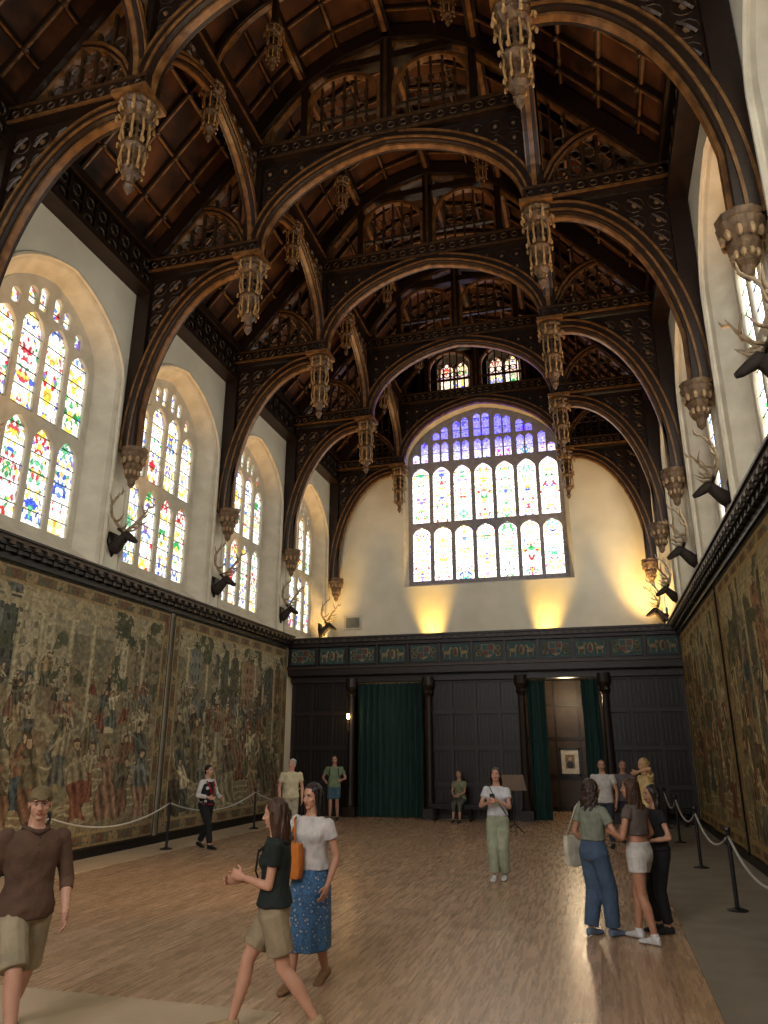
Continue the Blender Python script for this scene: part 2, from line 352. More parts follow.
# ---------------------------------------------------------------- cornice rails
for name,X,d in (('trim_1',XL,1),('trim_2',XR,-1)):
    mb=MB()
    def bx(a,b,y0,y1,z0,z1,m=0): mb.box(min(X+d*a,X+d*b),max(X+d*a,X+d*b),y0,y1,z0,z1,m)
    YE=YS-.66
    bx(0,.12,YR,YE,5.08,5.2); bx(0,.2,YR,YE,5.2,5.27); bx(0,.3,YR,YE,5.36,5.42,2); bx(0,.26,YR,YE,5.27,5.36); bx(0,.34,YR,YE,5.42,5.46,1)
    y=YR
    while y<YE-.1:
        bx(.12,.22,y,y+.1,5.18,5.27,1); bx(.26,.31,y,y+.12,5.29,5.36,2); y+=.3
    mb.obj(name,[M['woodb'],M['wood'],M['carve']])
    mb=MB(); bx(0,.06,YR,YS,0,.16); mb.obj('baseboard_'+('left' if d>0 else 'right'),[M['woodb']])
    mb=MB(); bx(0,.25,YR,YB-.1,12.2,13.15); bx(0,.4,YR,YB-.1,12.1,12.25,1); bx(0,.45,YR,YB-.1,13.0,13.2,1); bx(.25,.3,YR,YB-.1,12.6,12.66,1)
    y=YR
    while y<YB-.4:
        bx(.25,.31,y,y+.06,12.25,13.0,1); 
        for zz in (12.43,12.83): mb.ring((X+d*.27,y+.25,zz),.12,.025,2,ax='x',seg=8)
        y+=.42
    mb.obj('trim_'+('3' if d>0 else '4'),[M['woodb'],M['wood'],M['carve']])
# ---------------------------------------------------------------- tapestries
tapmat=vcol('tapestry_weave',0,.95,noise=.26)
def tapestry_img(W,H,seed,warm=0):
    rng=np.random.default_rng(seed)
    yy,xx=np.mgrid[0:H,0:W].astype(float)
    dx=(smooth_noise(H,W,(H//12,W//12),rng)-.5)*6; dy=(smooth_noise(H,W,(H//12,W//12),rng)-.5)*6
    base=lin([134,126,102]) ; img=np.ones((H,W,3))*base
    pal=lin([[166,156,130],[112,110,94],[98,102,98],[148,130,100],[128,98,80],[174,164,138],[104,92,76],[116,120,116],[146,114,94],[124,116,94]])
    n1=smooth_noise(H,W,(9,12),rng); n2=smooth_noise(H,W,(22,30),rng); n3=smooth_noise(H,W,(H//3,W//3),rng); n4=smooth_noise(H,W,(H//6,W//6),rng)
    ids=(n1*4+n2*4).astype(int)%len(pal); img=img*.6+pal[ids]*.4
    X=xx+dx; Y=yy+dy
    sk=(yy>H*.8); img[sk]=img[sk]*.5+lin([166,162,138])*.5
    for k in range(10):
        bx0=W*(.06+.8*rng.random()); bw=W*(.06+.08*rng.random()); by=H*(.45+.2*rng.random()); bh=H*(.14+.2*rng.random())
        m=(X>bx0)&(X<bx0+bw)&(Y>by)&(Y<by+bh); c=pal[rng.integers(0,len(pal))]*(.8+.4*rng.random()); img[m]=c
        wn=m&(((X-bx0)%(bw/3)>bw/9)&((X-bx0)%(bw/3)<bw/4.5))&(((Y-by)%(H*.06)>H*.015)&((Y-by)%(H*.06)<H*.042)); img[wn]=c*.5
        rf=(abs(X-bx0-bw/2)<(bw*.6*(1-(Y-by-bh)/(H*.05))))&(Y>by+bh)&(Y<by+bh+H*.05); img[rf]=c*.75
    nc=rng.integers(8,11)
    for k in range(nc):
        cx=W*(.08+.84*(k+rng.random()*.6)/nc); cw=W*.011; y0=H*(.3+rng.random()*.15); y1=H*.86
        m=(abs(xx+dx*.2-cx)<cw)&(yy>y0)&(yy<y1); sh=(1.15-.55*abs(xx-cx)/cw)[...,None]
        img=np.where(m[...,None],lin([178,168,138])*sh,img)
        m=(abs(xx-cx)<cw*1.8)&((abs(yy-y1)<H*.012)|(abs(yy-y0)<H*.012)); img[m]=lin([186,176,144])
        if rng.random()<.8:
            r_=W*.045; d=np.hypot(xx-(cx+r_),(yy-y1)); m=(abs(d-r_)<H*.014)&(yy>y1-2); img[m]=lin([168,156,124])
    m=(abs(yy-H*.87)<H*.012)|(abs(yy-H*.895)<H*.004); img[m]=lin([168,156,126])
    fo=(n1>.55)&(yy>H*.6)&(n2+n3*.6>.85); img[fo]=lin([86,90,72])*(.8+.5*n4[fo][...,None])
    for k in range(7):
        m=(abs(Y-H*(.10+.03*k)-xx*.03*((seed%2)*2-1))<H*.0035)&(n1>.3); img[m]=lin([172,162,134])
    figs=[]
    for row,(yb,sz,cnt) in enumerate(((.56,.13,20),(.45,.17,18),(.33,.22,15),(.2,.28,13),(.09,.33,11))):
        for k in range(cnt):
            if rng.random()<.3: continue
            figs.append((W*(.06+.88*(k+rng.random()*.9)/cnt),H*(yb+.08*(rng.random()-.4)),H*sz*(.75+.4*rng.random())))
    figs.sort(key=lambda f:-f[1])
    for fx,fy,fh in figs:
        lean=(rng.random()-.5)*1.1; col=pal[rng.integers(0,len(pal))]*(.75+.5*rng.random()); col2=pal[rng.integers(0,len(pal))]*(.7+.6*rng.random())
        q=rng.random()
        if q<.10: col=lin([134,86,70])
        elif q<.22: col=lin([80,96,108])
        t=(Y-fy)/fh; cxl=fx+lean*(Y-fy)*.5
        wd=fh*(.2-.1*np.clip(t,0,1))*(1+.35*np.sin(t*9+fx))
        m=(t>0)&(t<.82)&(abs(X-cxl)<wd)
        fold=(.82+.3*np.sin((X-cxl)/fh*40+t*9+fx)+.5*(n4-.5))[...,None]
        img=np.where(m[...,None],np.where((t<.42)[...,None],col,col2)*fold,img)
        e=(abs(abs(X-cxl)-wd)<.6)&(t>0)&(t<.82); img[e]=img[e]*.6
        for sg in (-1,1):
            sl_=rng.random()-.45; ta=(X-cxl)*sg/fh; m=(ta>.02)&(ta<.24)&(abs(Y-(fy+fh*.68)-ta*fh*sl_*1.6)<fh*.03); img[m]=col2*1.2
        hx=fx+lean*fh*.44; hy=fy+fh*.88; d=((X-hx)/(fh*.055))**2+((Y-hy)/(fh*.075))**2
        img[d<1.4]=lin([98,80,62]); img[(d<.8)&(Y<hy+fh*.035)]=lin([178,156,126])
    img*= (.76+.48*n3)[...,None]
    ed=(np.abs(np.sin(n2*26))<.07); img[ed]*=.78
    b=int(H*.06)
    dist=np.minimum(np.minimum(xx,W-1-xx),np.minimum(yy,H-1-yy))
    bm=dist<b; bcol=np.ones((H,W,3))*lin([116,104,80]); 
    al=np.where((np.minimum(yy,H-1-yy)<b),xx,yy); md=np.sin(al/ b*2.2)*np.sin(dist/b*math.pi)
    bcol=np.where((md>.35)[...,None],lin([154,132,98]),bcol); bcol=np.where((md<-.5)[...,None],lin([118,84,68]),bcol); bcol=np.where((n3>.72)[...,None],lin([88,96,84]),bcol)
    img=np.where(bm[...,None],bcol*(.8+.4*n3)[...,None],img)
    img[(abs(dist-b)<1.1)]=lin([160,138,98]); img[(dist<4)&(dist>=2)]=lin([150,130,94]); img[dist<2]=lin([54,50,42])
    g=img.mean(2,keepdims=True); img=img*.8+g*.2
    img=img*np.array([1.0,.955,.82])
    if warm: img=img*np.array([1.10,1.0,.78])
    return np.clip(img*.78,0,1)
ti=0
for (X,d,rng_) in ((XL,1,((.7,8.0),(8.15,15.45),(15.6,22.52))),(XR,-1,((.7,8.0),(8.15,15.45),(15.6,22.52)))):
    for a,b in rng_:
        L=b-a; res=.02 if (a>8 and d>0) else .03; W=int(L/res); H=int(4.9/res); col=tapestry_img(W,H,100+ti*3,warm=(d<0))
        if d<0: col=col[:,::-1]
        ph=random.random()*6
        gridmesh('tapestry',col,(L,4.88),lambda u,v:(X+d*(.085+.015*math.sin(u*3.1+ph)*(1-v/6)),a+u,.17+v),tapmat)
        ti+=1
# ---------------------------------------------------------------- screen and gallery
def arc(n=24): return [math.pi*i/n for i in range(n+1)]
XA,XB=XL+.02,XR-.02
sc=MB()
def panelled(x0,x1,z0=0,z1=4.05,nx=3,yf=YS):
    sc.box(x0,x1,yf+.06,yf+.16,z0,z1,0)
    zs=[z0,.95,2.0,3.05,z1]
    for z in zs: 
        zz=min(max(z,z0+.06),z1-.06); sc.box(x0,x1,yf,yf+.08,zz-.06,zz+.06,1)
    for k in range(nx+1):
        x=x0+(x1-x0)*k/nx; x=min(max(x,x0+.05),x1-.05); sc.box(x-.05,x+.05,yf-.003,yf+.08,z0,z1,1)
    for k in range(nx):
        for j in range(len(zs)-1):
            xa=x0+(x1-x0)*(k+.5)/nx; w=(x1-x0)/nx; n=5
            for q in range(n):
                xx=xa-w*.34+w*.68*q/(n-1); sc.box(xx-.014,xx+.014,yf+.035,yf+.07,zs[j]+.14,zs[j+1]-.14,2)
panelled(XA,-7.45,nx=3); panelled(-5.05,-2.1,nx=4); panelled(.2,XB,nx=3)
for x in (-7.5,-5.0,-2.15,.27):
    sc.lathe((x,YS-.12,0),[(.17,0),(.17,.3),(.13,.34),(.12,.5),(.10,3.5),(.12,3.55),(.17,3.62),(.13,3.7),(.2,3.85),(.2,4.1)],12,1)
    sc.box(x-.19,x+.19,YS-.3,YS+.16,0,.28,1)
sc.box(XA,XB,YS-.15,YS+.2,4.0,4.2,1); sc.box(XA,XB,YS-.35,YB-.2,4.2,4.3,0)
sc.box(XA,XB,YS-.45,YS-.3,4.22,4.42,1); sc.box(XA,XB,YS-.52,YS-.3,4.42,4.46,3); sc.box(XA,XB,YS-.5,YS-.3,4.46,4.5,1)
sc.box(XA,XB,YS-.38,YS-.3,4.5,5.12,0); sc.box(XA,XB,YS-.5,YS-.28,5.12,5.22,1); sc.box(XA,XB,YS-.58,YS-.2,5.22,5.34,1); sc.box(XA,XB,YS-.64,YS-.16,5.34,5.4,1)
x=XA
while x<XB-.1: sc.box(x,x+.1,YS-.62,YS-.5,5.23,5.33,3); x+=.24
gal=empty('screen_gallery',(0,0,0))
sc.obj('oak_screen',[M['woodb'],M['wood'],mat('linenfold',(.026,.014,.009),(.012,.008,.006),rough=.4),M['carve']],parent=gal)
fr=MB(); n=12; w=(XB-XA)/n
for k in range(n):
    xa=XA+w*k; xm=xa+w/2; yf=YS-.4
    fr.box(xa-.04 if k else xa,xa+.04,yf-.06,yf+.02,4.5,5.12,2)
    fr.box(xa+.08,xa+w-.08,yf-.005,yf+.02,4.55,5.08,0)
    fr.box(xa+.08,xa+w-.08,yf-.02,yf,4.55,4.57,2); fr.box(xa+.08,xa+w-.08,yf-.02,yf,5.06,5.08,2)
    if k%2:
        for q in (-1,1):
            fr.ell((xm+q*.26,yf-.03,4.80),(.12,.03,.07),1,seg=8,rg=6); fr.ell((xm+q*.15,yf-.03,4.93),(.05,.03,.05),1,seg=8,rg=6)
            fr.tube([(xm+q*.16,yf-.03,4.92),(xm+q*.2,yf-.03,4.84)],.035,5,1)
            for xx_ in (.18,.33): fr.tube([(xm+q*xx_,yf-.03,4.78),(xm+q*(xx_+.01),yf-.03,4.62)],.02,5,1)
            fr.tube([(xm+q*.36,yf-.03,4.82),(xm+q*.4,yf-.03,4.92),(xm+q*.34,yf-.03,4.99)],.014,5,1)
        fr.ell((xm,yf-.02,4.82),(.09,.03,.16),1,seg=8,rg=6); fr.ell((xm,yf-.035,4.82),(.055,.03,.11),3,seg=8,rg=6)
    else:
        sh=[(-.2,.2),(.2,.2),(.2,0),(.13,-.14),(0,-.22),(-.13,-.14),(-.2,0)]
        fr.loft([[(xm+a,yf-.04,4.82+b) for a,b in sh],[(xm+a,yf,4.82+b) for a,b in sh]],1)
        fr.box(xm+.01,xm+.17,yf-.05,yf-.03,4.84,5.0,3); fr.box(xm-.17,xm-.01,yf-.05,yf-.03,4.68,4.82,3); fr.box(xm-.17,xm-.01,yf-.05,yf-.03,4.84,5.0,0); fr.box(xm+.01,xm+.14,yf-.05,yf-.03,4.7,4.82,0)
        for q in (-1,1): fr.ring((xm+q*.3,yf-.02,4.9),.07,.022,1,seg=8); fr.ring((xm+q*.3,yf-.02,4.72),.07,.022,1,seg=8)
fr.obj('carved_heraldic_frieze',[M['teal'],M['gold'],M['wood'],M['fred']],parent=gal)
mb=MB(); mb.box(XA,XB,YB-.12,YB-.04,0,4.2); 
for k in range(15):
    x=XL+.4+k*.78; mb.box(x-.04,x+.04,YB-.16,YB-.1,0,4.2,1)
for z in (.1,1.1,2.3,3.4): mb.box(XA,XB,YB-.155,YB-.1,z-.05,z+.05,1)
mb.obj('passage_panelling',[mat('passage_oak',(.05,.028,.016),(.03,.017,.01),scale=5,rough=.5),M['wood']],parent=gal)
def curtain(x0,x1,z0,z1,y):
    mb=MB(); n=int((x1-x0)/.025); rows=[]
    for j in range(13):
        z=z0+(z1-z0)*j/12; r=[]
        for i in range(n+1):
            u=i/n; x=x0+(x1-x0)*u; a=.05+.03*math.sin(u*7+1); r.append((x+.01*math.sin(j+u*20),y+a*math.sin(u*(x1-x0)*2*math.pi/.19+.5*math.sin(j*.35+u*4)),z))
        rows.append(r)
    mb.loft(rows,0,cap=False,closed=False); 
    mb.tube([(x0-.05,y,z1+.02),(x1+.05,y,z1+.02)],.025,8,1)
    k=x0
    while k<x1: mb.ring((k,y,z1),.04,.008,1,ax='x',seg=8); k+=.15
    return mb.obj('curtain',[M['curtain'],M['gold']],smooth=True,parent=gal)
curtain(-7.3,-5.2,.02,3.95,YS-.02); curtain(-2.0,-1.45,.02,3.95,YS+.05); curtain(-.4,.1,.02,3.95,YS+.05)
r=empty('framed_portrait',(-1.0,YB-.2,1.56)); mb=MB()
mb.box(-.3,.3,0,.02,-.4,.4,0)
for a in ((-.34,-.28,-.44,.44),(.28,.34,-.44,.44)): mb.box(a[0],a[1],-.03,.03,a[2],a[3],1)
for a in ((.38,.44),(-.44,-.38)): mb.box(-.34,.34,-.03,.03,a[0],a[1],1)
mb.obj('frame',[mat('mount_paper',(.62,.58,.5)),M['black']],parent=r)
mb=MB(); mb.box(-.15,.15,-.008,.0,-.22,.22,0); mb.ell((0,-.012,.08),(.05,.01,.06),1,seg=10,rg=6); mb.ell((0,-.012,-.1),(.11,.01,.12),2,seg=10,rg=6); mb.obj('portrait_print',[mat('print_ground',(.2,.15,.1)),mat('print_face',(.5,.36,.26)),M['black']],parent=r)
r=empty('candle_sconce',(-7.5,YS-.42,2.75)); mb=MB(); mb.tube([(0,.105,-.2),(0,.02,-.25),(0,-.02,-.1),(0,-.02,0)],.015,6,0); mb.lathe((0,-.02,0),[(.05,0),(.05,.02),(.02,.03),(.02,.12)],8,0); mb.obj('bracket',[M['gold']],parent=r)
mb=MB(); mb.ell((0,-.02,.18),(.045,.045,.09),0); mb.obj('flame_bulb',[emis('bulb_glow',(1,.62,.2),50)],True,parent=r)
def bench(x0,x1,y):
    mb=MB(); mb.box(x0,x1,y-.2,y+.2,.41,.46); mb.box(x0+.05,x1-.05,y-.14,y+.14,.33,.41,0)
    for x in (x0+.15,(x0+x1)/2,x1-.15):
        mb.lathe((x,y-.13,0),[(.035,0),(.045,.05),(.03,.12),(.045,.22),(.03,.3),(.04,.34)],8); mb.lathe((x,y+.13,0),[(.035,0),(.045,.05),(.03,.12),(.045,.22),(.03,.3),(.04,.34)],8)
    mb.obj('wooden_bench',[M['woodb']])
bench(-4.9,-2.5,22.6); bench(.6,2.2,22.6)
mb=MB(); mb.box(-9.1,-8.4,YB-.05,YB-.01,6.3,6.85,0); mb.box(-9.02,-8.48,YB-.06,YB-.04,6.38,6.77,1); mb.obj('vent_grille',[M['stone'],mat('vent_grey',(.2,.2,.16))])
# ---------------------------------------------------------------- roof shell
prof=[(6.05,13.0),(5.3,13.9),(4.6,14.75),(3.9,15.6),(3.3,16.35),(2.7,17.1),(2.1,17.7),(1.2,18.25),(0,18.55)]
full=[(-a,b) for a,b in prof]+[(a,b) for a,b in prof[::-1][1:]]
mb=MB(); 
mb.loft([[(CX+a,YR,b),(CX+a,YB,b)] for a,b in full],0,cap=False,closed=False)
mb.loft([[(CX+a*1.03,YR,b+.15),(CX+a*1.03,YB,b+.15)] for a,b in full],0,cap=False,closed=False)
mb.obj('ceiling',[M['roof']])
mb=MB()
y=YR+.4
while y<YB-.15:
    pts=[(CX+a,b) for a,b in full]; mb.band(pts,-.12,-.0,y-.045,y+.045,1); mb.band(pts,-.15,-.1,y-.02,y+.02,2); y+=.75
for a,b in full[1:-1]:
    big= abs(abs(a)-3.3)<.01 or abs(abs(a)-2.1)<.01 or a==0
    r=.13 if big else .05
    mb.box(CX+a-r,CX+a+r,YR,YB-.1,b-r*2.1,b-.02,1); mb.box(CX+a-r*.4,CX+a+r*.4,YR,YB-.1,b-r*2.4,b-r*2.1,2)
y=YR+.4
while y<YB-.15:
    for a,b in full[1:-1]: mb.ell((CX+a*.985,y,b-.17),(.07,.07,.05),3,seg=6,rg=4)
    y+=.75
mb.obj('roof_rafters',[M['roof'],M['wood'],M['rib'],M['carve']])
# ---------------------------------------------------------------- pendant
PP=[(.12,.0),(.40,-.02),(.43,-.10),(.36,-.16),(.40,-.24),(.33,-.34),(.25,-.40),(.27,-.48),(.19,-.52),(.17,-.95),(.27,-.98),(.29,-1.06),(.24,-1.12),(.18,-1.18),(.15,-1.5),(.22,-1.53),(.20,-1.62),(.12,-1.7),(.08,-1.82),(.12,-1.9),(.07,-2.0),(.01,-2.08)]
mb=MB(); mb.lathe((0,0,0),PP[::-1],8,0)
for k in range(8):
    a=2*math.pi*(k+.5)/8; ca,sa=math.cos(a),math.sin(a)
    for r,z0,z1,t in ((.27,-.98,-.45,.026),(.24,-1.55,-1.1,.024),(.38,-.34,-.1,.032)):
        mb.tube([(ca*r,sa*r,z1),(ca*(r+.03),sa*(r+.03),(z0+z1)/2),(ca*r*.9,sa*r*.9,z0)],t,5,2)
    mb.ell((ca*.33,sa*.33,-.98),(.035,.035,.07),2,seg=6,rg=4); mb.ell((ca*.27,sa*.27,-1.56),(.03,.03,.06),2,seg=6,rg=4); mb.ell((ca*.42,sa*.42,-.36),(.04,.04,.08),2,seg=6,rg=4)
    for zz in (-.62,-.8): mb.box(ca*.2-.03,ca*.2+.03,sa*.2-.03,sa*.2+.03,zz-.04,zz+.04,1)
pend=mb.mesh('pendant',[M['pend'],M['woodb'],M['pgold']])
mb=MB(); mb.lathe((0,0,0),[(.02,-.85),(.1,-.78),(.12,-.66),(.2,-.6),(.17,-.5),(.27,-.38),(.25,-.28),(.36,-.14),(.40,-.05),(.36,0),(.4,.08),(.3,.1)],10,0)
for k in range(10):
    a=2*math.pi*k/10; mb.ell((.31*math.cos(a),.31*math.sin(a),-.22),(.06,.06,.09),1,seg=6,rg=4); mb.ell((.2*math.cos(a),.2*math.sin(a),-.5),(.05,.05,.07),1,seg=6,rg=4)
corb=mb.mesh('corbel',[mat('corbel_painted',(.17,.10,.05),(.06,.035,.018),scale=9,rough=.6,bump=.3),mat('corbel_gold',(.36,.24,.12),(.2,.12,.06),scale=9,rough=.5)])
# ---------------------------------------------------------------- truss
tm=MB()
def moulded(pts,w=.3,th=.17):
    tm.band(pts,0,w,-th,th,0); tm.band(pts,-.05,.01,-.06,.06,1)
    for q in (-1,1): 
        tm.band(pts,.04,.085,q*th-.03,q*th+.03,1); tm.band(pts,w-.08,w-.035,q*th-.025,q*th+.025,1)
def upper(t): return (-3.0*math.cos(t),12.62+2.4*(.88*math.sin(t)**.9+.12*(1-abs(math.cos(t)))))
UA=[upper(math.pi*i/40) for i in range(41)]
moulded(UA)
for q in (-1,1):
    rows=[]; 
    for i in range(0,21):
        x,z=UA[i]; rows.append((x,z+.2))
    for i in range(20):
        (xa,za),(xb,zb)=rows[i],rows[i+1]
        if zb<za: continue
        tm.add([(q*xa,-.04,za),(q*xb,-.04,zb),(q*xb,-.04,15.2),(q*xa,-.04,15.2),(q*xa,.04,za),(q*xb,.04,zb),(q*xb,.04,15.2),(q*xa,.04,15.2)],[(0,1,2,3),(7,6,5,4)],0)
    x=-2.85
    while x<-.3:
        t=math.acos(min(1,-x/3.0)); zl=upper(t)[1]+.36; z=15.08; 
        while z-zl>.12:
            r=min(.19,(z-zl)/2); tm.ring((q*x,0,z-r),r*.85,.045,2,seg=10); tm.ell((q*x,0,z-r),(r*.35,.09,r*.35),3,seg=6,rg=4); z-=2*r+.02
            if r<.19: break
        x+=.4
    LB=[(-(6.05-.3-2.3*(1-math.cos(t))),8.15+4.15*math.sin(t)) for t in [math.pi/2*i/22 for i in range(23)]]
    LBq=[(q*-1*a if q>0 else a,b) for a,b in LB]
    if q>0: LBq=LBq[::-1]
    moulded(LBq,w=.3,th=.16)
    s=1 if q<0 else -1
    for i in range(22):
        (xa,za),(xb,zb)=LB[i],LB[i+1]; za+=.15;zb+=.15
        tm.add([(s*xa,-.04,za),(s*xb,-.04,zb),(s*xb,-.04,12.55),(s*xa,-.04,12.55),(s*xa,.04,za),(s*xb,.04,zb),(s*xb,.04,12.55),(s*xa,.04,12.55)],[(0,1,2,3),(7,6,5,4)],0)
    x=-5.5
    while x<-3.6:
        u=1-(x+5.75)/2.3; t=math.acos(max(-1,min(1,u))); zl=8.15+4.15*math.sin(t)+.42; z=12.42
        while z-zl>.14:
            r=min(.2,(z-zl)/2); tm.ring((s*x,0,z-r),r*.85,.05,2,seg=10); tm.ell((s*x,0,z-r),(r*.4,.1,r*.4),3,seg=6,rg=4)
            tm.tube([(s*(x-r*.6),.07,z-r*1.6),(s*x,.09,z-r),(s*(x+r*.6),.07,z-r*.4)],.03,4,2); tm.tube([(s*(x-r*.6),-.07,z-r*1.6),(s*x,-.09,z-r),(s*(x+r*.6),-.07,z-r*.4)],.03,4,2)
            z-=2*r+.02
            if r<.2: break
        x+=.42
    a,b=sorted((s*-6.03,s*-5.68)); tm.box(a,b,-.17,.17,8.15,13.0,0)
    a,b=sorted((s*-5.70,s*-5.62)); tm.box(a,b,-.06,.06,8.15,9.5,1)
    a,b=sorted((s*-6.0,s*-2.95)); tm.box(a,b,-.2,.2,12.6,13.02,0); 
    for yy in (-.21,.21):
        tm.box(a,b,yy-.02,yy+.02,12.62,12.68,1); tm.box(a,b,yy-.02,yy+.02,12.94,12.99,2)
        xx=a+.15
        while xx<b: tm.ring((xx,yy,12.8),.07,.02,2,seg=8); xx+=.25
    a,b=sorted((s*-3.38,s*-3.02)); tm.box(a,b,-.18,.18,13.0,15.7,0)
    for yy in (-.19,.19): tm.box(s*-3.2-.05,s*-3.2+.05,yy-.015,yy+.015,13.0,15.6,1)
    tm.box(s*-3.2-.33,s*-3.2+.33,-.33,.33,12.54,12.64,1)
    OB=[(-(3.35+2.0*math.sin(t)),15.9-1.6*(1-math.cos(t))) for t in [math.pi/2*i/12 for i in range(13)]]
    OB=[(s*x_,z_) for x_,z_ in OB]
    if s>0: OB=OB[::-1]
    moulded(OB,w=.18,th=.1)
    OB=[(s*-(3.4+(5.7-3.4)*i/10),13.1+1.1*math.sin(math.pi*i/10)**.7) for i in range(11)]
    moulded(sorted(OB),w=.14,th=.08)
    for k in range(7):
        xx=s*-(3.6+k*.3); zt=15.9-(3.6+k*.3-3.3)*1.2-.35
        if zt>13.3: tm.box(xx-.03,xx+.03,-.04,.04,13.0,zt,2)
        for zz in (13.35,13.75,14.15):
            if zz<zt: tm.ring((xx+s*-.15,0,zz),.12,.025,2,seg=8)
    PR=[(s*-a2,b2-.1) for a2,b2 in prof]; PR=sorted(PR)
    tm.band(PR,-.35,0,-.2,.2,0); tm.band(PR,-.4,-.34,-.08,.08,1)
    UR=sorted([(s*-(2.9-2.1*(1-math.cos(t))),15.7+2.0*math.sin(t)) for t in [math.pi/2*i/10 for i in range(11)]])
    tm.band(UR,0,.12,-.1,.1,1)
tm.box(-3.3,3.3,-.2,.2,15.2,15.62,0)
for yy in (-.21,.21):
    tm.box(-3.3,3.3,yy-.025,yy+.025,15.2,15.27,2); tm.box(-3.3,3.3,yy-.025,yy+.025,15.55,15.62,2)
    for k in range(22): tm.ring((-3.0+k*.286,yy,15.41),.08,.02,2,seg=8)
tm.box(-2.2,2.2,-.14,.14,17.45,17.65,0)
tm.box(-.13,.13,-.14,.14,15.6,18.3,0); tm.box(-.04,.04,-.17,.17,15.6,18.3,2)
for q in (-1,1):
    c=q*1.05
    tm.box(q*2.02-.08,q*2.02+.08,-.12,.12,15.6,17.5,0)
    A=[(c-.85*math.cos(t),16.6+.75*math.sin(t)) for t in arc(14)]
    tm.band([(c-.85,15.65)]+A+[(c+.85,15.65)],-.02,.07,-.08,.08,1)
    for k in (-2,-1,0,1,2):
        xx=c+k*.28; zt=16.6+.75*math.sqrt(max(0,1-(k*.28/.85)**2)); tm.box(xx-.025,xx+.025,-.04,.04,15.62,zt,2)
        if k<2: 
            tm.ring((xx+.14,0,16.35),.12,.025,2,seg=8); tm.ring((xx+.14,0,16.75),.1,.022,2,seg=8)
    tm.box(c-.85,c+.85,-.05,.05,16.1,16.17,2)
tmats=[M['wood'],M['rib'],M['carve'],mat('carving_gilded',(.17,.10,.042),(.07,.04,.016),scale=9,bump=.3)]
truss=tm.mesh('roof_truss',tmats)
for y in TRY:
    e=empty('roof_truss',(CX,y,12.6)); o=mkobj('timber_frame',truss,e,(0,0,-12.6))
    for q in (-1,1):
        mkobj('pendant',pend,e,(q*3.2,0,-.06)).scale=(.8,.8,.9)
        mkobj('corbel',corb,e,(q*5.74,0,-4.46)).scale=(.74,.74,.95)
am=MB(); L=4.5
A=[( -(L/2-.17)*math.cos(t),13.1+2.0*(.85*math.sin(t)+.15*(1-abs(math.cos(t))))) for t in arc(26)]
am.band(A,0,.22,-.12,.12,0); am.band(A,-.04,.02,-.05,.05,1)
for q in (-1,1): am.band(A,.05,.1,q*.12-.03,q*.12+.03,1); am.band(A,.16,.2,q*.12-.02,q*.12+.02,1)
am.box(-L/2,L/2,-.14,.14,15.5,15.75,0); am.box(-L/2,L/2,-.17,.17,15.72,15.78,1)
for i in range(13):
    (xa,za),(xb,zb)=A[i],A[i+1]
    for q in (-1,1): am.add([(q*xa,0,za+.1),(q*xb,0,zb+.1),(q*xb,0,15.5),(q*xa,0,15.5)],[(0,1,2,3)],0)
x=-2.0
while x<2.05:
    u=min(1,abs(x)/2.08); zl=13.1+2.0*(.85*math.sqrt(1-u*u)+.15*(1-u))+.25; z=15.45
    while z-zl>.12:
        r=min(.17,(z-zl)/2); am.ring((x,0,z-r),r*.85,.05,2,seg=8); z-=2*r+.02
        if r<.17: break
    x+=.36
arcm=am.mesh('purlin_arcade',[M['wood'],M['rib'],M['carve']])
mr_=MB()
A=[(-3.2*math.cos(t),15.6+2.1*math.sin(t)) for t in arc(28)]
mr_.band(A,0,.14,-.09,.09,0); mr_.band(A,-.03,.03,-.05,.05,1)
for q in (-1,1): mr_.box(q*1.85-.06,q*1.85+.06,-.06,.06,16.3,17.7,0)
midm=mr_.mesh('midbay_rib',[M['wood'],M['rib'],M['carve']])
for i in range(6):
    yc=(TRY[i]+TRY[i+1])/2
    e=empty('vault_bay',(CX,yc,16)); mkobj('rib',midm,e,(0,0,-16))
    for q in (-1,1):
        o=mkobj('purlin_arch',arcm,e,(q*3.2,0,-16),rz=math.pi/2)
        p=mkobj('pendant',pend,e,(q*3.2,0,-.65)); p.scale=(.62,.62,.72)
        p=mkobj('pendant',pend,e,(q*1.85,0,.5)); p.scale=(.5,.5,.55)
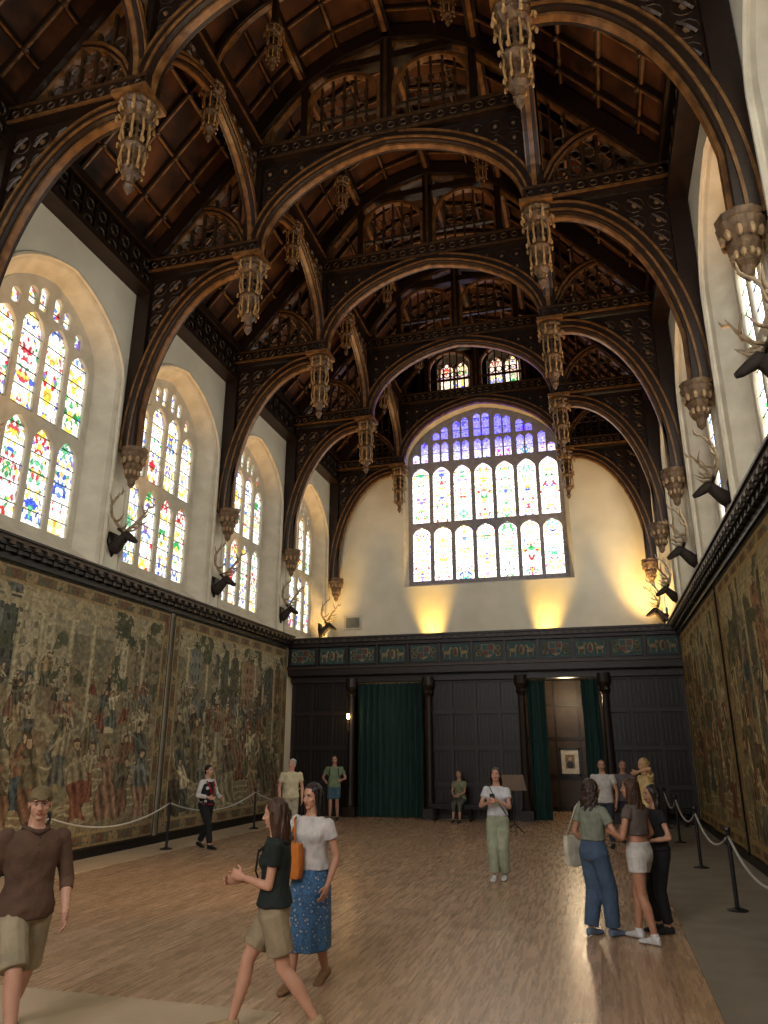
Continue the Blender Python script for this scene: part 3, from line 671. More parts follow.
# ---------------------------------------------------------------- stag heads
def stag_mesh():
    mb=MB()
    sh=[(-.16,.22),(.16,.22),(.19,.0),(.0,-.3),(-.19,0)]
    mb.loft([[(a,0.01,b) for a,b in sh],[(a,.05,b) for a,b in sh]],2)
    mb.tube([(0,.04,-.12),(0,.14,-.06),(0,.26,.06),(0,.34,.14)],[.15,.135,.11,.095],10,0)
    mb.tube([(0,.26,.17),(0,.36,.16),(0,.47,.09),(0,.58,.02),(0,.64,-.01)],[.06,.1,.08,.058,.036],10,0)
    for q in (-1,1):
        mb.tube([(q*.07,.3,.2),(q*.17,.28,.25),(q*.24,.28,.24)],[.02,.04,.008],6,0)
        mb.ell((q*.075,.4,.15),(.015,.015,.015),1,seg=6,rg=4)
        main=[(q*.05,.3,.22),(q*.18,.24,.34),(q*.38,.22,.48),(q*.52,.28,.66),(q*.55,.42,.84),(q*.47,.55,.98)]
        mb.tube(main,[.04,.038,.036,.032,.024,.007],6,1)
        for b,t in (((q*.1,.27,.28),(q*.2,.54,.40)),((q*.24,.23,.4),(q*.38,.52,.52)),((q*.44,.24,.56),(q*.68,.4,.66)),((q*.52,.3,.7),(q*.72,.36,.88)),((q*.54,.38,.8),(q*.4,.36,1.0)),((q*.5,.5,.92),(q*.62,.6,1.04))):
            m=((Vector(b)+Vector(t))/2)+Vector((0,.02,-.04)); mb.tube([b,m,t],[.03,.024,.006],5,1)
    return mb.mesh('stag_head',[M['fur'],M['antler'],M['wood']],smooth=True)
sm=stag_mesh()
for y in TRY[1:]:
    for X,rz in ((XL,-math.pi/2),(XR,math.pi/2)):
        o=mkobj('mounted_stag_head',sm,None,(X,y if y<26 else 25.6,6.12),rz); s_=random.uniform(.98,1.12); o.scale=(s_,s_*.95,s_)
# ---------------------------------------------------------------- rope barriers
def barrier(x,ys):
    r=empty('rope_barrier',(x,ys[0],0)); mb=MB()
    for y in ys:
        mb.lathe((0,y-ys[0],0),[(.13,0.013),(.13,.025),(.05,.045),(.028,.06),(.028,.9),(.04,.92),(.026,.94),(.045,.97),(.034,1.0),(.008,1.01)],12,0)
    mb.obj('posts',[M['black']],parent=r,smooth=False)
    mb=MB()
    for a,b in zip(ys[:-1],ys[1:]):
        pts=[(0,a+(b-a)*t/16-ys[0],.9-.28*(1-((t-8)/8)**2)) for t in range(17)]; mb.tube(pts,.018,6)
    mb.obj('rope',[M['rope']],True,parent=r)
barrier(1.53,[4.0,7.7,11.4,15.1,18.8,22.0]); barrier(-8.78,[3.7,7.4,11.1,14.8,19.0,22.3])
def lectern(x,y):
    r=empty('music_stand',(x,y,0)); mb=MB()
    for k in range(3):
        a=k*2.09+.4; mb.tube([(0,0,.25),(.28*math.cos(a),.28*math.sin(a),.012)],.014,6)
    mb.tube([(0,0,.2),(0,0,1.1)],.016,6); mb.obj('tripod',[M['black']],parent=r)
    mb=MB(); mb.add([(-.3,-.13,1.02),(.3,-.13,1.02),(.3,.1,1.36),(-.3,.1,1.36),(-.3,-.11,1.01),(.3,-.11,1.01),(.3,.12,1.35),(-.3,.12,1.35)],[(0,1,2,3),(4,5,6,7),(0,1,5,4),(1,2,6,5),(2,3,7,6),(3,0,4,7)])
    mb.box(-.3,.3,-.2,-.11,1.0,1.02); o=mb.obj('desk',[mat('desk_wood',(.16,.10,.065))],parent=r)
    r.rotation_euler=(0,0,.4)
lectern(-2.15,19.6)
# ---------------------------------------------------------------- people
def remesh(mb,vox,sm,mats,name,parent,R=None):
    me=mb.mesh('t',mats,fix=True); o=bpy.data.objects.new('t',me); bpy.context.collection.objects.link(o)
    m=o.modifiers.new('r','REMESH'); m.mode='VOXEL'; m.voxel_size=vox; m.adaptivity=0
    if sm: s=o.modifiers.new('s','SMOOTH'); s.factor=.5; s.iterations=sm
    dg=bpy.context.evaluated_depsgraph_get(); dg.update(); m2=bpy.data.meshes.new_from_object(o.evaluated_get(dg)); bpy.data.objects.remove(o)
    m2.materials.clear(); 
    for x in mats: m2.materials.append(x)
    m2.polygons.foreach_set('use_smooth',[True]*len(m2.polygons)); m2.polygons.foreach_set('material_index',[0]*len(m2.polygons)); m2.name=name
    return mkobj(name,m2,parent)
def ik(a,t,l1,l2,h):
    v=t-a; d=min(v.length,(l1+l2)*.998); d=max(d,abs(l1-l2)*1.05+1e-3); dr=v.normalized(); c=max(-1,min(1,(l1*l1+d*d-l2*l2)/(2*l1*d)))
    h=h-dr*h.dot(dr); h.normalize(); return a+dr*l1*c+h*l1*math.sqrt(1-c*c), a+dr*d
_mc={}
def cm(col,kind='cloth'):
    k=(kind,col)
    if k not in _mc:
        c=tuple(lin(col)*(.74 if kind=='skin' else .76)); 
        if kind=='skin': _mc[k]=mat('skin',c,tuple(x*y for x,y in zip(c,(.92,.84,.82))),scale=14,rough=.5)
        elif kind=='hair': _mc[k]=mat('hair',c,tuple(x*.35 for x in c),scale=30,rough=.38,bump=.9,bscale=60,stretch=(1,1,.1))
        else: _mc[k]=mat('fabric',c,tuple(x*.68 for x in c),scale=9,rough=.85,bump=1.0,bscale=9)
    return _mc[k]
def person(name,loc,face,H,fem=True,lean=0,la=(.06,.0,.045),ra=(.06,.0,.045),lw=None,rw=None,le=(-.6,-1,-.2),re=(.6,-1,-.2),hy=0,hp=0,
    skin=(205,160,135),hair=(60,42,32),hs='long',hl=.55,top=(240,240,240),tb=.5,sl=.45,tneck=.83,pants=(190,170,140),pl=.9,wide=1.0,skirt=None,shoe=(240,240,240),shh=.0,
    lod=0,seat=None,curl=.5,footyaw=(0,0),lheel=0,rheel=0,torso_w=1.0,tilt=0):
    root=empty(name,(loc[0],loc[1],0),math.radians(face-90)); V=Vector; h=H
    vb,vh,vf=((.011,.0055,.0045),(.018,.010,.008),(.024,.013,.01))[lod]
    sk=cm(skin,'skin')
    lank=V((-la[0],la[1],la[2]))*h; rank=V((ra[0],ra[1],ra[2]))*h
    TH,SH=.245*h,.243*h; hx=.05*h
    hz=.528*h
    if seat is None:
        for an,sx in ((lank,-hx),(rank,hx)):
            dd=(an.x-sx)**2+an.y**2; hz=min(hz,an.z+math.sqrt(max(.01,(TH+SH)**2*.985-dd)))
    else: hz=seat+.085*h
    def P(x,y,z):
        zz=(z-.528); dz_=x*tilt*(1 if z>.6 else -.5); return V((x*h,(y+lean*max(0,zz))*h,hz+(zz+dz_)*h*math.sqrt(max(.2,1-lean*lean))))
    sw=(.099 if fem else .114)
    TR=[(.47,.07,.06),(.50,.093,.068),(.535,.1 if fem else .094,.07),(.58,.086 if fem else .087,.06),(.62,.070 if fem else .082,.053),(.68,.077 if fem else .09,.056),(.74,.087 if fem else .104,.062),(.785,.092 if fem else .112,.055),(.812,.075 if fem else .09,.042),(.832,.046,.037),(.85,.032,.033)]
    def trunk(mb,z0,z1,inf=0,flare=0,tw=1.0):
        rs=[]
        zz=[z0]+[t[0] for t in TR if z0<t[0]<z1]+[z1]
        for z in zz:
            for k in range(len(TR)-1):
                if TR[k][0]<=z<=TR[k+1][0] or (k==0 and z<TR[0][0]): break
            f=max(0,min(1,(z-TR[k][0])/(TR[k+1][0]-TR[k][0]))); rx=TR[k][1]*(1-f)+TR[k+1][1]*f; ry=TR[k][2]*(1-f)+TR[k+1][2]*f
            fl=flare*max(0,(.66-z))/.16; rx=(rx+fl)*tw+inf; ry=(ry+fl)*tw+inf
            if inf and z<.66: rx=max(rx,.078*tw+inf)
            c=P(0,0,z); wr=(lambda a,z=z:1+(.03+.035*math.sin(a*5+z*60)+.025*math.sin(a*9-z*90))*(1 if inf>.007 and z<.7 else 0))
            rs.append([c+V((math.copysign(abs(math.cos(a))**.85,math.cos(a))*rx*h*wr(a),math.copysign(abs(math.sin(a))**.85,math.sin(a))*ry*h*wr(a),0)) for a in [2*math.pi*q/28 for q in range(28)]])
        mb.loft(rs)
    sl_=P(-sw,0,.795); sr_=P(sw,0,.795)
    lwp=(P(*lw) if lw else P(-.145,.035,.49)); rwp=(P(*rw) if rw else P(.145,.035,.49))
    eL,wL=ik(sl_,lwp,.172*h,.15*h,V(le)); eR,wR=ik(sr_,rwp,.172*h,.15*h,V(re))
    hL=V((-hx,0,hz)); hR=V((hx,0,hz))
    kL,aL=ik(hL,lank,TH,SH,V((0,1,0))); kR,aR=ik(hR,rank,TH,SH,V((0,1,0)))
    # skin body; the trunk is kept a little inside the clothed outline
    mb=MB(); trunk(mb,.47,.85,-.003)
    fa=1 if fem else 1.13
    for s_,e_,w_ in ((sl_,eL,wL),(sr_,eR,wR)):
        mb.ell(s_,(.027*h*fa,)*3); mb.cap(s_,.025*h*fa,e_,.0205*h*fa); m_=e_.lerp(w_,.3); mb.cap(e_,.0200*h*fa,m_,.0215*h*fa); mb.cap(m_,.0215*h*fa,w_,.0142*h*fa)
    for h_,k_,a_ in ((hL,kL,aL),(hR,kR,aR)):
        mb.cap(h_+V((0,0,-.01*h)),.054*h,k_,.033*h); c_=k_.lerp(a_,.32)+V((0,-.008*h,0)); mb.cap(k_,.032*h,c_,.034*h); mb.cap(c_,.034*h,a_,.0195*h)
    mb.cap(P(0,-.005,.82),.034*h,P(0,.012,.885),.031*h)
    remesh(mb,vb,5,[sk],'body',root)
    s=.132*h; hc=P(0,.014,.93); HR=Matrix.Rotation(math.radians(hy),3,'Z')@Matrix.Rotation(math.radians(-hp),3,'X')
    def Q(x,y,z): return hc+HR@(V((x,y,z))*s)
    mb=MB(); mb.ell(Q(0,-.04,.12),(.335*s,.41*s,.38*s),R=HR); mb.ell(Q(0,.08,-.12),(.27*s,.29*s,.37*s),R=HR); mb.ell(Q(0,.22,-.4),(.13*s,.11*s,.09*s),R=HR)
    mb.ell(Q(0,.06,-.3),(.24*s,.25*s,.14*s),R=HR)
    mb.cap(Q(0,.33,.04),.035*s,Q(0,.43,-.14),.055*s,seg=8); mb.ell(Q(0,.385,-.16),(.08*s,.05*s,.04*s),R=HR,seg=8,rg=6)
    mb.ell(Q(0,.31,.1),(.21*s,.06*s,.045*s),R=HR); mb.ell(Q(0,.335,-.27),(.1*s,.04*s,.045*s),R=HR)
    for q in (-1,1): mb.ell(Q(q*.335,-.03,-.04),(.035*s,.08*s,.12*s),R=HR,seg=8,rg=6); mb.ell(Q(q*.17,.24,-.12),(.1*s,.08*s,.09*s),R=HR,seg=8,rg=6)
    mb.cap(Q(0,-.1,-.25),.24*s,P(0,-.005,.835),.036*h)
    remesh(mb,vh,2,[sk],'head',root)
    mb=MB()
    for q in (-1,1):
        mb.ell(Q(q*.135,.325,.0),(.055*s,.035*s,.028*s),0,R=HR,seg=10,rg=6); mb.ell(Q(q*.135,.352,.0),(.022*s,.014*s,.024*s),1,R=HR,seg=8,rg=6)
        mb.tube([Q(q*.05,.365,.085),Q(q*.13,.37,.115),Q(q*.22,.32,.08)],[.012*s,.018*s,.008*s],5,2)
        mb.tube([Q(q*.07,.352,.02),Q(q*.135,.362,.034),Q(q*.2,.325,.015)],[.008*s,.011*s,.006*s],5,1)
    mb.tube([Q(-.1,.35,-.265),Q(-.04,.385,-.25),Q(0,.385,-.255),Q(.04,.385,-.25),Q(.1,.35,-.265)],[.01*s,.018*s,.018*s,.018*s,.01*s],5,3)
    mb.tube([Q(-.08,.355,-.285),Q(0,.385,-.295),Q(.08,.355,-.285)],[.01*s,.024*s,.01*s],5,3)
    lip=tuple(int(a*b) for a,b in zip(skin,(.86,.62,.6)))
    mb.obj('facial_features',[cm((235,230,225),'skin'),cm((35,25,20),'skin'),cm(tuple(int(x*.7) for x in hair),'hair'),cm(lip,'skin')],True,parent=root)
    hm=cm(hair,'hair'); rng=random.Random(int(loc[0]*100+loc[1]*10))
    mb=MB()
    if hs in('short','cap'):
        mb.ell(Q(0,-.09,.15),(.36*s,.4*s,.385*s),R=HR); mb.ell(Q(0,-.2,-.08),(.31*s,.24*s,.25*s),R=HR)
    else:
        mb.ell(Q(0,-.09,.17),(.375*s,.42*s,.39*s),R=HR); mb.ell(Q(0,-.22,-.08),(.34*s,.26*s,.34*s),R=HR)
        if hs!='bun':
            n=38 if lod==0 else 16
            for k in range(n):
                a=math.radians(60+(240)*k/(n-1)); cu=1 if hs=='curly' else .4
                pts=[];rad=[]
                L=hl*(.8+.4*rng.random()); ph=rng.random()*6
                bx_,by_=math.sin(a),math.cos(a)
                for j in range(9):
                    u=j/8
                    if u<.35: v=u/.35; th=v*math.pi/2; p=Q(bx_*.36*math.sin(th),-.08+by_*.38*math.sin(th),.15+.37*math.cos(th))
                    else:
                        v=(u-.35)/.65; o_=.36+.06*v+ (.14*v if hs=='curly' else 0)
                        p=Q(bx_*o_,-.1+by_*.34-.04*v,.13)+V((0,-.12*v*s,-v*L*2.2*s*.9)); 
                        wv=.06*s*cu; p=p+V((math.sin(v*9+ph)*wv,math.cos(v*8+ph)*wv,0))
                    pts.append(p); rad.append((.065 if u<.8 else .035)*s*(1.2 if hs=='curly' else 1))
                mb.tube(pts,rad,6)
            zb=-hl*1.6
            mb.cap(Q(0,-.22,.05),.28*s,Q(0,-.24,0)+V((0,-.06*s,zb*s)),.2*s)
        else: mb.ell(Q(0,-.5,.12),(.17*s,.15*s,.17*s),R=HR)
    remesh(mb,vh*1.1,1,[hm],'hair',root)
    if hs=='cap':
        mb=MB(); mb.ell(Q(0,-.06,.2),(.385*s,.43*s,.36*s),R=HR)
        rs=[]
        for yy,wd,zz in ((.2,.33,.24),(.38,.3,.25),(.52,.25,.22),(.62,.15,.185),(.66,.04,.17)):
            rs.append([Q(-wd,yy,zz-.05),Q(-wd*.5,yy,zz+.01),Q(0,yy,zz+.03),Q(wd*.5,yy,zz+.01),Q(wd,yy,zz-.05),Q(wd*.5,yy,zz-.03),Q(0,yy,zz-.01),Q(-wd*.5,yy,zz-.03)])
        mb.loft(rs); remesh(mb,.008,1,[cm((122,104,72))],'cap',root)
    for sd,e_,w_ in ((-1,eL,wL),(1,eR,wR)):
        d=(w_-e_).normalized(); side=V((-sd,0,0)); nrm=side-d*side.dot(d)
        if nrm.length<.3: nrm=V((0,0,-1))-d*(-d.z)
        nrm.normalize(); th=d.cross(nrm); 
        fwd=V((0,1,.3)); 
        if th.dot(fwd)<0: th=-th
        mb=MB()
        rs=[]
        for t,wd,tk in ((-.012,.015,.013),(.01,.02,.013),(.03,.024,.013),(.05,.023,.010)):
            c=w_+d*t*h; rs.append([c+th*math.cos(a)*wd*h+nrm*math.sin(a)*tk*h for a in [2*math.pi*q/12 for q in range(12)]])
        mb.loft(rs)
        for i,(of,ln) in enumerate(((.0165,.041),(.0055,.046),(-.0055,.043),(-.0165,.034))):
            p0=w_+d*.046*h+th*of*h; a0=curl*.35; d1=(d*math.cos(a0)+nrm*math.sin(a0)+th*of*3).normalized(); p1=p0+d1*ln*h*.42
            a1=curl*1.1; d2=d*math.cos(a1)+nrm*math.sin(a1); p2=p1+d2*ln*h*.33; a2=curl*1.9; d3=d*math.cos(a2)+nrm*math.sin(a2); p3=p2+d3*ln*h*.28
            mb.cap(p0,.0052*h,p1,.0048*h,seg=8); mb.cap(p1,.0048*h,p2,.0044*h,seg=8); mb.cap(p2,.0044*h,p3,.0036*h,seg=8)
        t0=w_+d*.014*h+th*.014*h; t1=t0+(d*.6+th*.7+nrm*.25).normalized()*.024*h; t2=t1+(d*.9+th*.25+nrm*.3).normalized()*.022*h
        mb.cap(t0,.0085*h,t1,.0065*h,seg=8); mb.cap(t1,.0062*h,t2,.0045*h,seg=8)
        remesh(mb,vf,1,[sk],'hand',root)
    mb=MB(); trunk(mb,tb,tneck,.0095,.006,torso_w)
    if fem: mb.ell(P(-.040,.044,.728),(.044*h,.036*h,.042*h)); mb.ell(P(.040,.044,.728),(.044*h,.036*h,.042*h))
    ii=.010*h
    for s_,e_,w_ in ((sl_,eL,wL),(sr_,eR,wR)):
        mb.ell(s_,(.034*h*fa,)*3)
        if sl<=1: mb.cap(s_,.028*h*fa+ii*.6,s_.lerp(e_,sl),.025*h*fa+ii,flat=True)
        else:
            mb.cap(s_,.027*h*fa+ii*.6,e_,.021*h*fa+ii*.8); mb.cap(e_,.021*h*fa+ii*.8,e_.lerp(w_,sl-1),.019*h*fa+ii*.7,flat=True)
    remesh(mb,vb*.9,3,[cm(top)],'top',root)
    if skirt:
        mb=MB(); rs=[]; zt=hz+.07*h; zb=skirt[0]*h
        kc=(aL+aR)/2
        for j in range(8):
            u=j/7; z=zt*(1-u)+zb*u; c=V((0,kc.y*u*.7,z)); rx=(.088+.025*min(1,u*4)+.005*u)*h; ry=(.066+.02*min(1,u*4)+.045*u)*h
            rs.append([c+V((math.cos(a)*rx*(1+.07*u*math.sin(a*7)),math.sin(a)*ry*(1+.09*u*math.sin(a*6+1)),0)) for a in [2*math.pi*q/40 for q in range(40)]])
        mb.loft(rs); remesh(mb,vb,2,[skirt[1]],'skirt',root)
    else:
        mb=MB(); trunk(mb,.475,.6,.006,0)
        for h_,k_,a_ in ((hL,kL,aL),(hR,kR,aR)):
            h2=h_+V((0,0,-.012*h))
            if pl<=1: mb.cap(h2,.064*h,h2.lerp(k_,pl),(.060-.015*pl)*h*wide,flat=True)
            else:
                e2=k_.lerp(a_,pl-1); mb.cap(h2,.063*h,k_,.043*h*max(1,wide*.95)); mb.cap(k_,.043*h*max(1,wide*.95),e2,.034*h*wide,flat=True)
        remesh(mb,vb*.9,3,[cm(pants)],'trousers' if pl>1.2 else 'shorts',root)
    for i,(an,k_,heel) in enumerate(((aL,kL,lheel),(aR,kR,rheel))):
        yaw=math.radians(footyaw[i]); RZ=Matrix.Rotation(-yaw,3,'Z')@Matrix.Rotation(math.radians(heel),3,'X')
        mb=MB(); rs=[]
        for yy,wd,zt in ((-.036,.012,.03),(-.03,.02,.05),(-.005,.0245,.056),(.03,.025,.046),(.065,.029,.032),(.095,.027,.026),(.112,.018,.02),(.118,.008,.014)):
            ring=[]
            for q in range(14):
                a=2*math.pi*q/14; z=(zt/2+math.copysign(abs(math.sin(a))**.7,math.sin(a))*zt/2)
                ring.append(an+RZ@(V((math.cos(a)*wd*h,yy*h,z*h-.045*h))))
            rs.append(ring)
        mb.loft(rs); 
        if shh: mb.cap(an+V((0,0,-.01*h)),.027*h,an.lerp(k_,shh),.026*h,flat=True)
        remesh(mb,vh*1.1,1,[cm(shoe)],'shoe',root)
    return root,P,dict(wL=wL,wR=wR,eL=eL,eR=eR,hz=hz,Q=Q,sl=sl_,sr=sr_)
def addpart(root,mb,name,mats,vox=None,sm=1):
    if vox: return remesh(mb,vox,sm,mats,name,root)
    return mb.obj(name,mats,True,parent=root)
def strap(root,pts,r,col,name='strap'):
    mb=MB(); mb.tube(pts,r,6,sc=(1,.5)); addpart(root,mb,name,[cm(col)])
def skirtmat():
    m,nt,b=newmat('skirt_print'); tc=N(nt,'ShaderNodeTexCoord'); v=N(nt,'ShaderNodeTexVoronoi'); v.inputs['Scale'].default_value=26
    nt.links.new(tc.outputs['Object'],v.inputs['Vector']); r=N(nt,'ShaderNodeValToRGB'); e=r.color_ramp.elements
    e[0].position=.2; e[0].color=(*lin((130,145,155)),1); e[1].position=.36; e[1].color=(*lin((34,62,98)),1); x=e.new(.7); x.color=(*lin((58,98,134)),1)
    nt.links.new(v.outputs['Distance'],r.inputs[0]); nt.links.new(r.outputs[0],b.inputs['Base Color']); b.inputs['Roughness'].default_value=.85; return m
SK=skirtmat()
# man in cap
r,P,J=person('walking_man',(-4.22,5.2),-35,1.78,False,la=(.05,-.2,.06),ra=(.05,.2,.05),lw=(-.135,.09,.50),rw=(.14,-.05,.49),hy=-14,hp=2,skin=(205,155,130),hair=(70,52,40),hs='cap',top=(96,68,52),tb=.485,sl=1.35,pants=(166,150,122),pl=.97,wide=1.25,shoe=(80,70,60),lheel=-22,rheel=6,tilt=.05)
mb=MB(); 
for k in range(4): mb.ell(P(0,.078,.80-.028*k),(.006,.004,.006),0,seg=8,rg=6)
addpart(r,mb,'buttons',[cm((40,30,25))])
mb=MB(); mb.tube([P(-.05,.0,.835),P(-.04,.035,.83),P(0,.055,.815),P(.04,.035,.83),P(.05,0,.835),P(.03,-.04,.845),P(-.03,-.04,.845)],.011*1.78,6,closed=True); addpart(r,mb,'collar',[cm((84,60,46))])
# woman dark top
r,P,J=person('walking_woman',(-2.5,5.85),200,1.66,True,la=(.04,-.2,.07),ra=(.04,.17,.05),lw=(-.02,.15,.66),rw=(.06,.18,.64),le=(-.6,-1,-.5),re=(.5,-.8,-.8),hy=-12,hp=3,skin=(212,160,132),hair=(84,54,38),hs='long',hl=.58,top=(26,36,33),tb=.54,sl=.5,pants=(166,146,116),pl=.74,wide=1.25,shoe=(190,160,120),lheel=-25,rheel=6,curl=.9,tilt=-.05)
strap(r,[P(-.06,-.06,.80),P(-.075,.0,.825),P(-.05,.08,.77),P(.02,.095,.68),P(.08,.07,.6)],.013,(20,18,16))
# woman white top + skirt
r,P,J=person('woman',(-2.66,7.05),-98,1.70,True,la=(.045,-.1,.055),ra=(.035,.12,.047),lw=(-.125,.05,.49),rw=(.10,.15,.64),re=(.8,-1,-.2),hy=-14,hp=2,skin=(200,148,120),hair=(36,26,22),hs='long',hl=.85,top=(214,206,202),tb=.565,sl=.45,skirt=(.17,SK),shoe=(150,110,75),lheel=-12,tilt=.06)
mb=MB()
pr=[(-.06,.0),(.06,.0),(.075,.06),(.06,.2),(-.06,.2),(-.07,.06)]
c=P(.045,.12,.53); mb.loft([[c+Vector((x_*1.4,k*.05,z_*1.55)) for x_,z_ in [(a*(1-.15*abs(k)),b*(1-.1*abs(k))) for a,b in pr]] for k in (-1,-.4,.4,1)]); addpart(r,mb,'shoulder_bag',[cm((214,124,44))],.01,3)
strap(r,[P(.1,.1,.68),P(.1,-.02,.825),P(.08,.06,.81),P(.04,.115,.7)],.014,(214,124,44))
# woman with phone
r,P,J=person('woman',(-1.7,13.0),-92,1.69,True,la=(.045,-.02,.047),ra=(.04,.07,.047),lw=(-.03,.17,.71),rw=(.05,.17,.69),le=(-1,-.5,-1),re=(1,-.5,-1),hy=5,hp=-12,skin=(205,158,132),hair=(48,34,28),hs='long',hl=.42,top=(228,228,232),tb=.56,sl=.5,pants=(178,184,156),pl=1.92,wide=1.45,shoe=(230,230,228),lod=1,curl=.9,tilt=.04)
mb=MB(); c=(J['wL']+J['wR'])/2+Vector((0,.05,.04)); mb.box(c.x-.04,c.x+.04,c.y-.005,c.y+.005,c.z-.07,c.z+.08); addpart(r,mb,'smartphone',[M['black']])
strap(r,[P(.06,-.04,.83),P(.06,.04,.82),P(0,.1,.73),P(-.07,.07,.62),P(-.1,.02,.56)],.01,(25,25,28))
# woman in jeans
r,P,J=person('woman',(-.17,9.55),48,1.66,True,lean=.05,la=(.055,-.02,.047),ra=(.05,.08,.047),lw=(-.12,.1,.55),rw=(.12,.15,.66),hy=-18,hp=-6,skin=(198,148,120),hair=(66,42,30),hs='curly',hl=.5,top=(144,150,132),tb=.6,sl=.55,pants=(78,100,128),pl=1.95,wide=1.45,shoe=(110,125,150),curl=.7,tilt=-.06)
mb=MB(); c=P(-.17,.0,.5); 
mb.loft([[c+Vector((k*.035-.02,a*(1-.2*abs(k)),b)) for a,b in ((-.13,-.12),(0,-.15),(.13,-.12),(.17,.06),(.15,.2),(-.15,.2),(-.17,.06))] for k in (-1,-.5,.5,1)]); addpart(r,mb,'tote_bag',[cm((226,218,198))],.011,3)
strap(r,[c+Vector((-.01,-.12,.18)),P(-.115,-.04,.8),P(-.11,.0,.835),P(-.12,.05,.8),c+Vector((-.01,.12,.18))],.012,(226,218,198))
# woman white shorts
r,P,J=person('woman',(.33,9.45),150,1.68,True,lean=.04,la=(.05,-.08,.047),ra=(.045,.08,.047),lw=(-.1,.14,.66),rw=(.12,.1,.56),hy=10,hp=-4,skin=(196,142,112),hair=(88,56,36),hs='long',hl=.95,top=(112,98,92),tb=.64,sl=.3,pants=(226,220,212),pl=.42,wide=1.15,shoe=(235,233,228),shh=.08,footyaw=(0,12),tilt=.07)
person('woman',(.56,9.95),200,1.58,True,la=(.05,0,.047),ra=(.05,.03,.047),lw=(-.12,.12,.62),hy=0,skin=(205,155,125),hair=(50,36,28),hs='long',hl=.6,top=(30,30,34),tb=.55,sl=.4,pants=(24,24,28),pl=1.9,wide=1.15,shoe=(40,40,40),lod=1)
person('woman',(.78,15.6),-150,1.82,True,lw=(-.08,.14,.86),rw=(.13,.08,.6),hy=0,skin=(215,170,130),hair=(226,188,120),hs='bun',top=(236,206,140),tb=.52,sl=.5,pants=(90,90,100),pl=1.9,shoe=(50,50,50),lod=2)
person('man',(-.0,17.6),-100,1.76,False,hy=10,skin=(205,160,130),hair=(60,48,40),hs='short',top=(226,222,214),tb=.5,sl=.5,pants=(60,64,80),pl=1.9,shoe=(40,40,40),lod=2)
person('man',(.45,18.4),-80,1.74,False,skin=(190,145,115),hair=(40,32,28),hs='short',top=(120,110,110),tb=.5,sl=.5,pants=(60,64,80),pl=1.9,shoe=(40,40,40),lod=2)
# warden
r,P,J=person('gallery_warden',(-8.15,15.2),-18,1.68,True,la=(.045,-.13,.06),ra=(.04,.15,.05),lw=(-.12,.14,.6),rw=(.12,.16,.62),hy=0,skin=(205,160,135),hair=(36,28,26),hs='bun',top=(226,224,220),tb=.55,sl=1.8,pants=(22,22,26),pl=1.9,wide=1.1,shoe=(20,20,20),lheel=-15,lod=1)
mb=MB(); 
rs=[]
for z,rx,ry in ((.52,.118,.092),(.6,.1,.078),(.68,.104,.08),(.76,.113,.085),(.8,.085,.062)):
    c=P(0,0,z); rs.append([c+Vector((math.cos(a)*rx*1.68,math.sin(a)*ry*1.68,0)) for a in [2*math.pi*q/24 for q in range(24)]])
mb.loft(rs); addpart(r,mb,'waistcoat',[cm((26,26,32))],.015,2)
mb=MB(); mb.tube([P(-.06,.05,.81),P(-.03,.09,.72),P(0,.095,.6),P(.03,.09,.72),P(.06,.05,.81)],.016,6); mb.tube([P(-.11,.04,.54),P(0,.1,.53),P(.11,.04,.54)],.012,6); addpart(r,mb,'red_piping',[cm((180,26,32))])
person('man',(-7.05,17.2),-60,1.76,False,hy=-60,skin=(215,165,140),hair=(225,222,215),hs='short',top=(226,214,176),tb=.5,sl=.55,pants=(190,180,155),pl=1.9,shoe=(80,70,60),lod=1)
r,P,J=person('man',(-7.62,21.9),-75,1.78,False,lw=(-.13,.1,.62),rw=(.14,.08,.6),skin=(210,160,135),hair=(90,66,50),hs='short',top=(140,158,122),tb=.5,sl=.55,pants=(80,112,130),pl=.85,wide=1.15,shoe=(60,60,60),lod=2)
strap(r,[P(-.06,-.04,.82),P(-.07,.05,.8),P(-.08,.085,.7),P(-.1,.0,.62)],.02,(40,45,50)); strap(r,[P(.06,-.04,.82),P(.07,.05,.8),P(.08,.085,.7),P(.1,.0,.62)],.02,(40,45,50))
mb=MB(); mb.ell(P(0,-.12,.7),(.15,.1,.24)); addpart(r,mb,'backpack',[cm((50,60,60))],.02,2)
person('seated_woman',(-4.0,22.5),-95,1.66,True,lean=.08,seat=.46,la=(.06,.27,.047),ra=(.06,.25,.047),lw=(-.05,.22,.6),rw=(.05,.22,.6),skin=(200,155,130),hair=(90,74,60),hs='short',top=(140,142,112),tb=.5,sl=.5,pants=(94,98,88),pl=1.5,shoe=(60,60,60),lod=2)
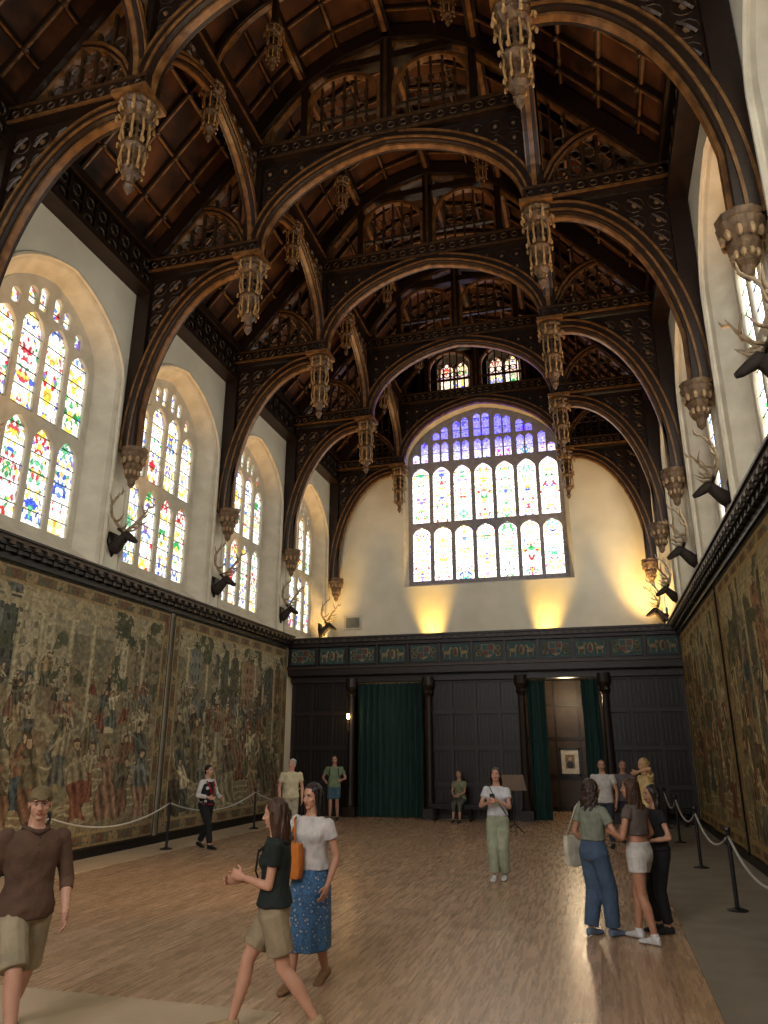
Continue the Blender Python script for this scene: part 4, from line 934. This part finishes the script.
# ---------------------------------------------------------------- lights
def spot(name,loc,tgt,e,col,size=1.0,r=.15,blend=.8):
    l=bpy.data.lights.new(name,'SPOT'); l.energy=e; l.color=col; l.spot_size=size; l.spot_blend=blend; l.shadow_soft_size=r
    o=bpy.data.objects.new(name,l); bpy.context.collection.objects.link(o); o.location=loc; o.rotation_euler=(Vector(tgt)-Vector(loc)).to_track_quat('-Z','Y').to_euler(); return o
for i,x in enumerate((-5.6,-1.6)): spot('gallery_uplight',(x,YB-.5,4.9),(x+(.35 if i else -.1),YB+.15,8.2),1250,(1,.58,.11),.8,blend=1)
spot('gallery_uplight',(1.6,YB-1.2,4.9),(2.5,YB-.3,10),1700,(1,.6,.18),1.1)
spot('gallery_uplight',(-8.8,YB-1.2,4.9),(-9.6,YB-.9,8),600,(1,.6,.18),1.1)
for y in (3,8.5,13,17.5,22):  # spots added at ledge height to warm the roof timbers
    spot('roof_glow_spot',(XL+.45,y+1.6,5.6),(CX-2.2,y+1.2,16.5),820,(1,.56,.22),1.5,.25)
    spot('roof_glow_spot',(XR-.45,y+1.6,5.6),(CX+2.2,y+1.2,16.5),820,(1,.56,.22),1.5,.25)
spot('sun_patch_spot',(XR-.5,12.5,5.7),(-7.6,11.0,0),1300,(1,.62,.28),.62,.2,1)  # added spot standing in for a warm sun patch on the floor
l=bpy.data.lights.new('passage_fill','POINT'); l.energy=90; l.color=(1,.74,.45); l.shadow_soft_size=.2  # unseen point light added to brighten the portrait in the passage
o=bpy.data.objects.new('passage_fill',l); bpy.context.collection.objects.link(o); o.location=(-.9,25.2,3.6)
w=bpy.data.worlds.new('world'); S.world=w; w.use_nodes=True; w.node_tree.nodes['Background'].inputs[0].default_value=(.7,.8,1,1); w.node_tree.nodes['Background'].inputs[1].default_value=.6
# ---------------------------------------------------------------- camera
cam=bpy.data.cameras.new('camera'); co=bpy.data.objects.new('camera',cam); bpy.context.collection.objects.link(co); S.camera=co
cam.sensor_fit='VERTICAL'; cam.sensor_height=36; cam.lens=36*739/1024
co.location=(0,0,2.0); co.rotation_euler=(math.radians(90+17.7),0,math.radians(15.56)); cam.clip_end=200
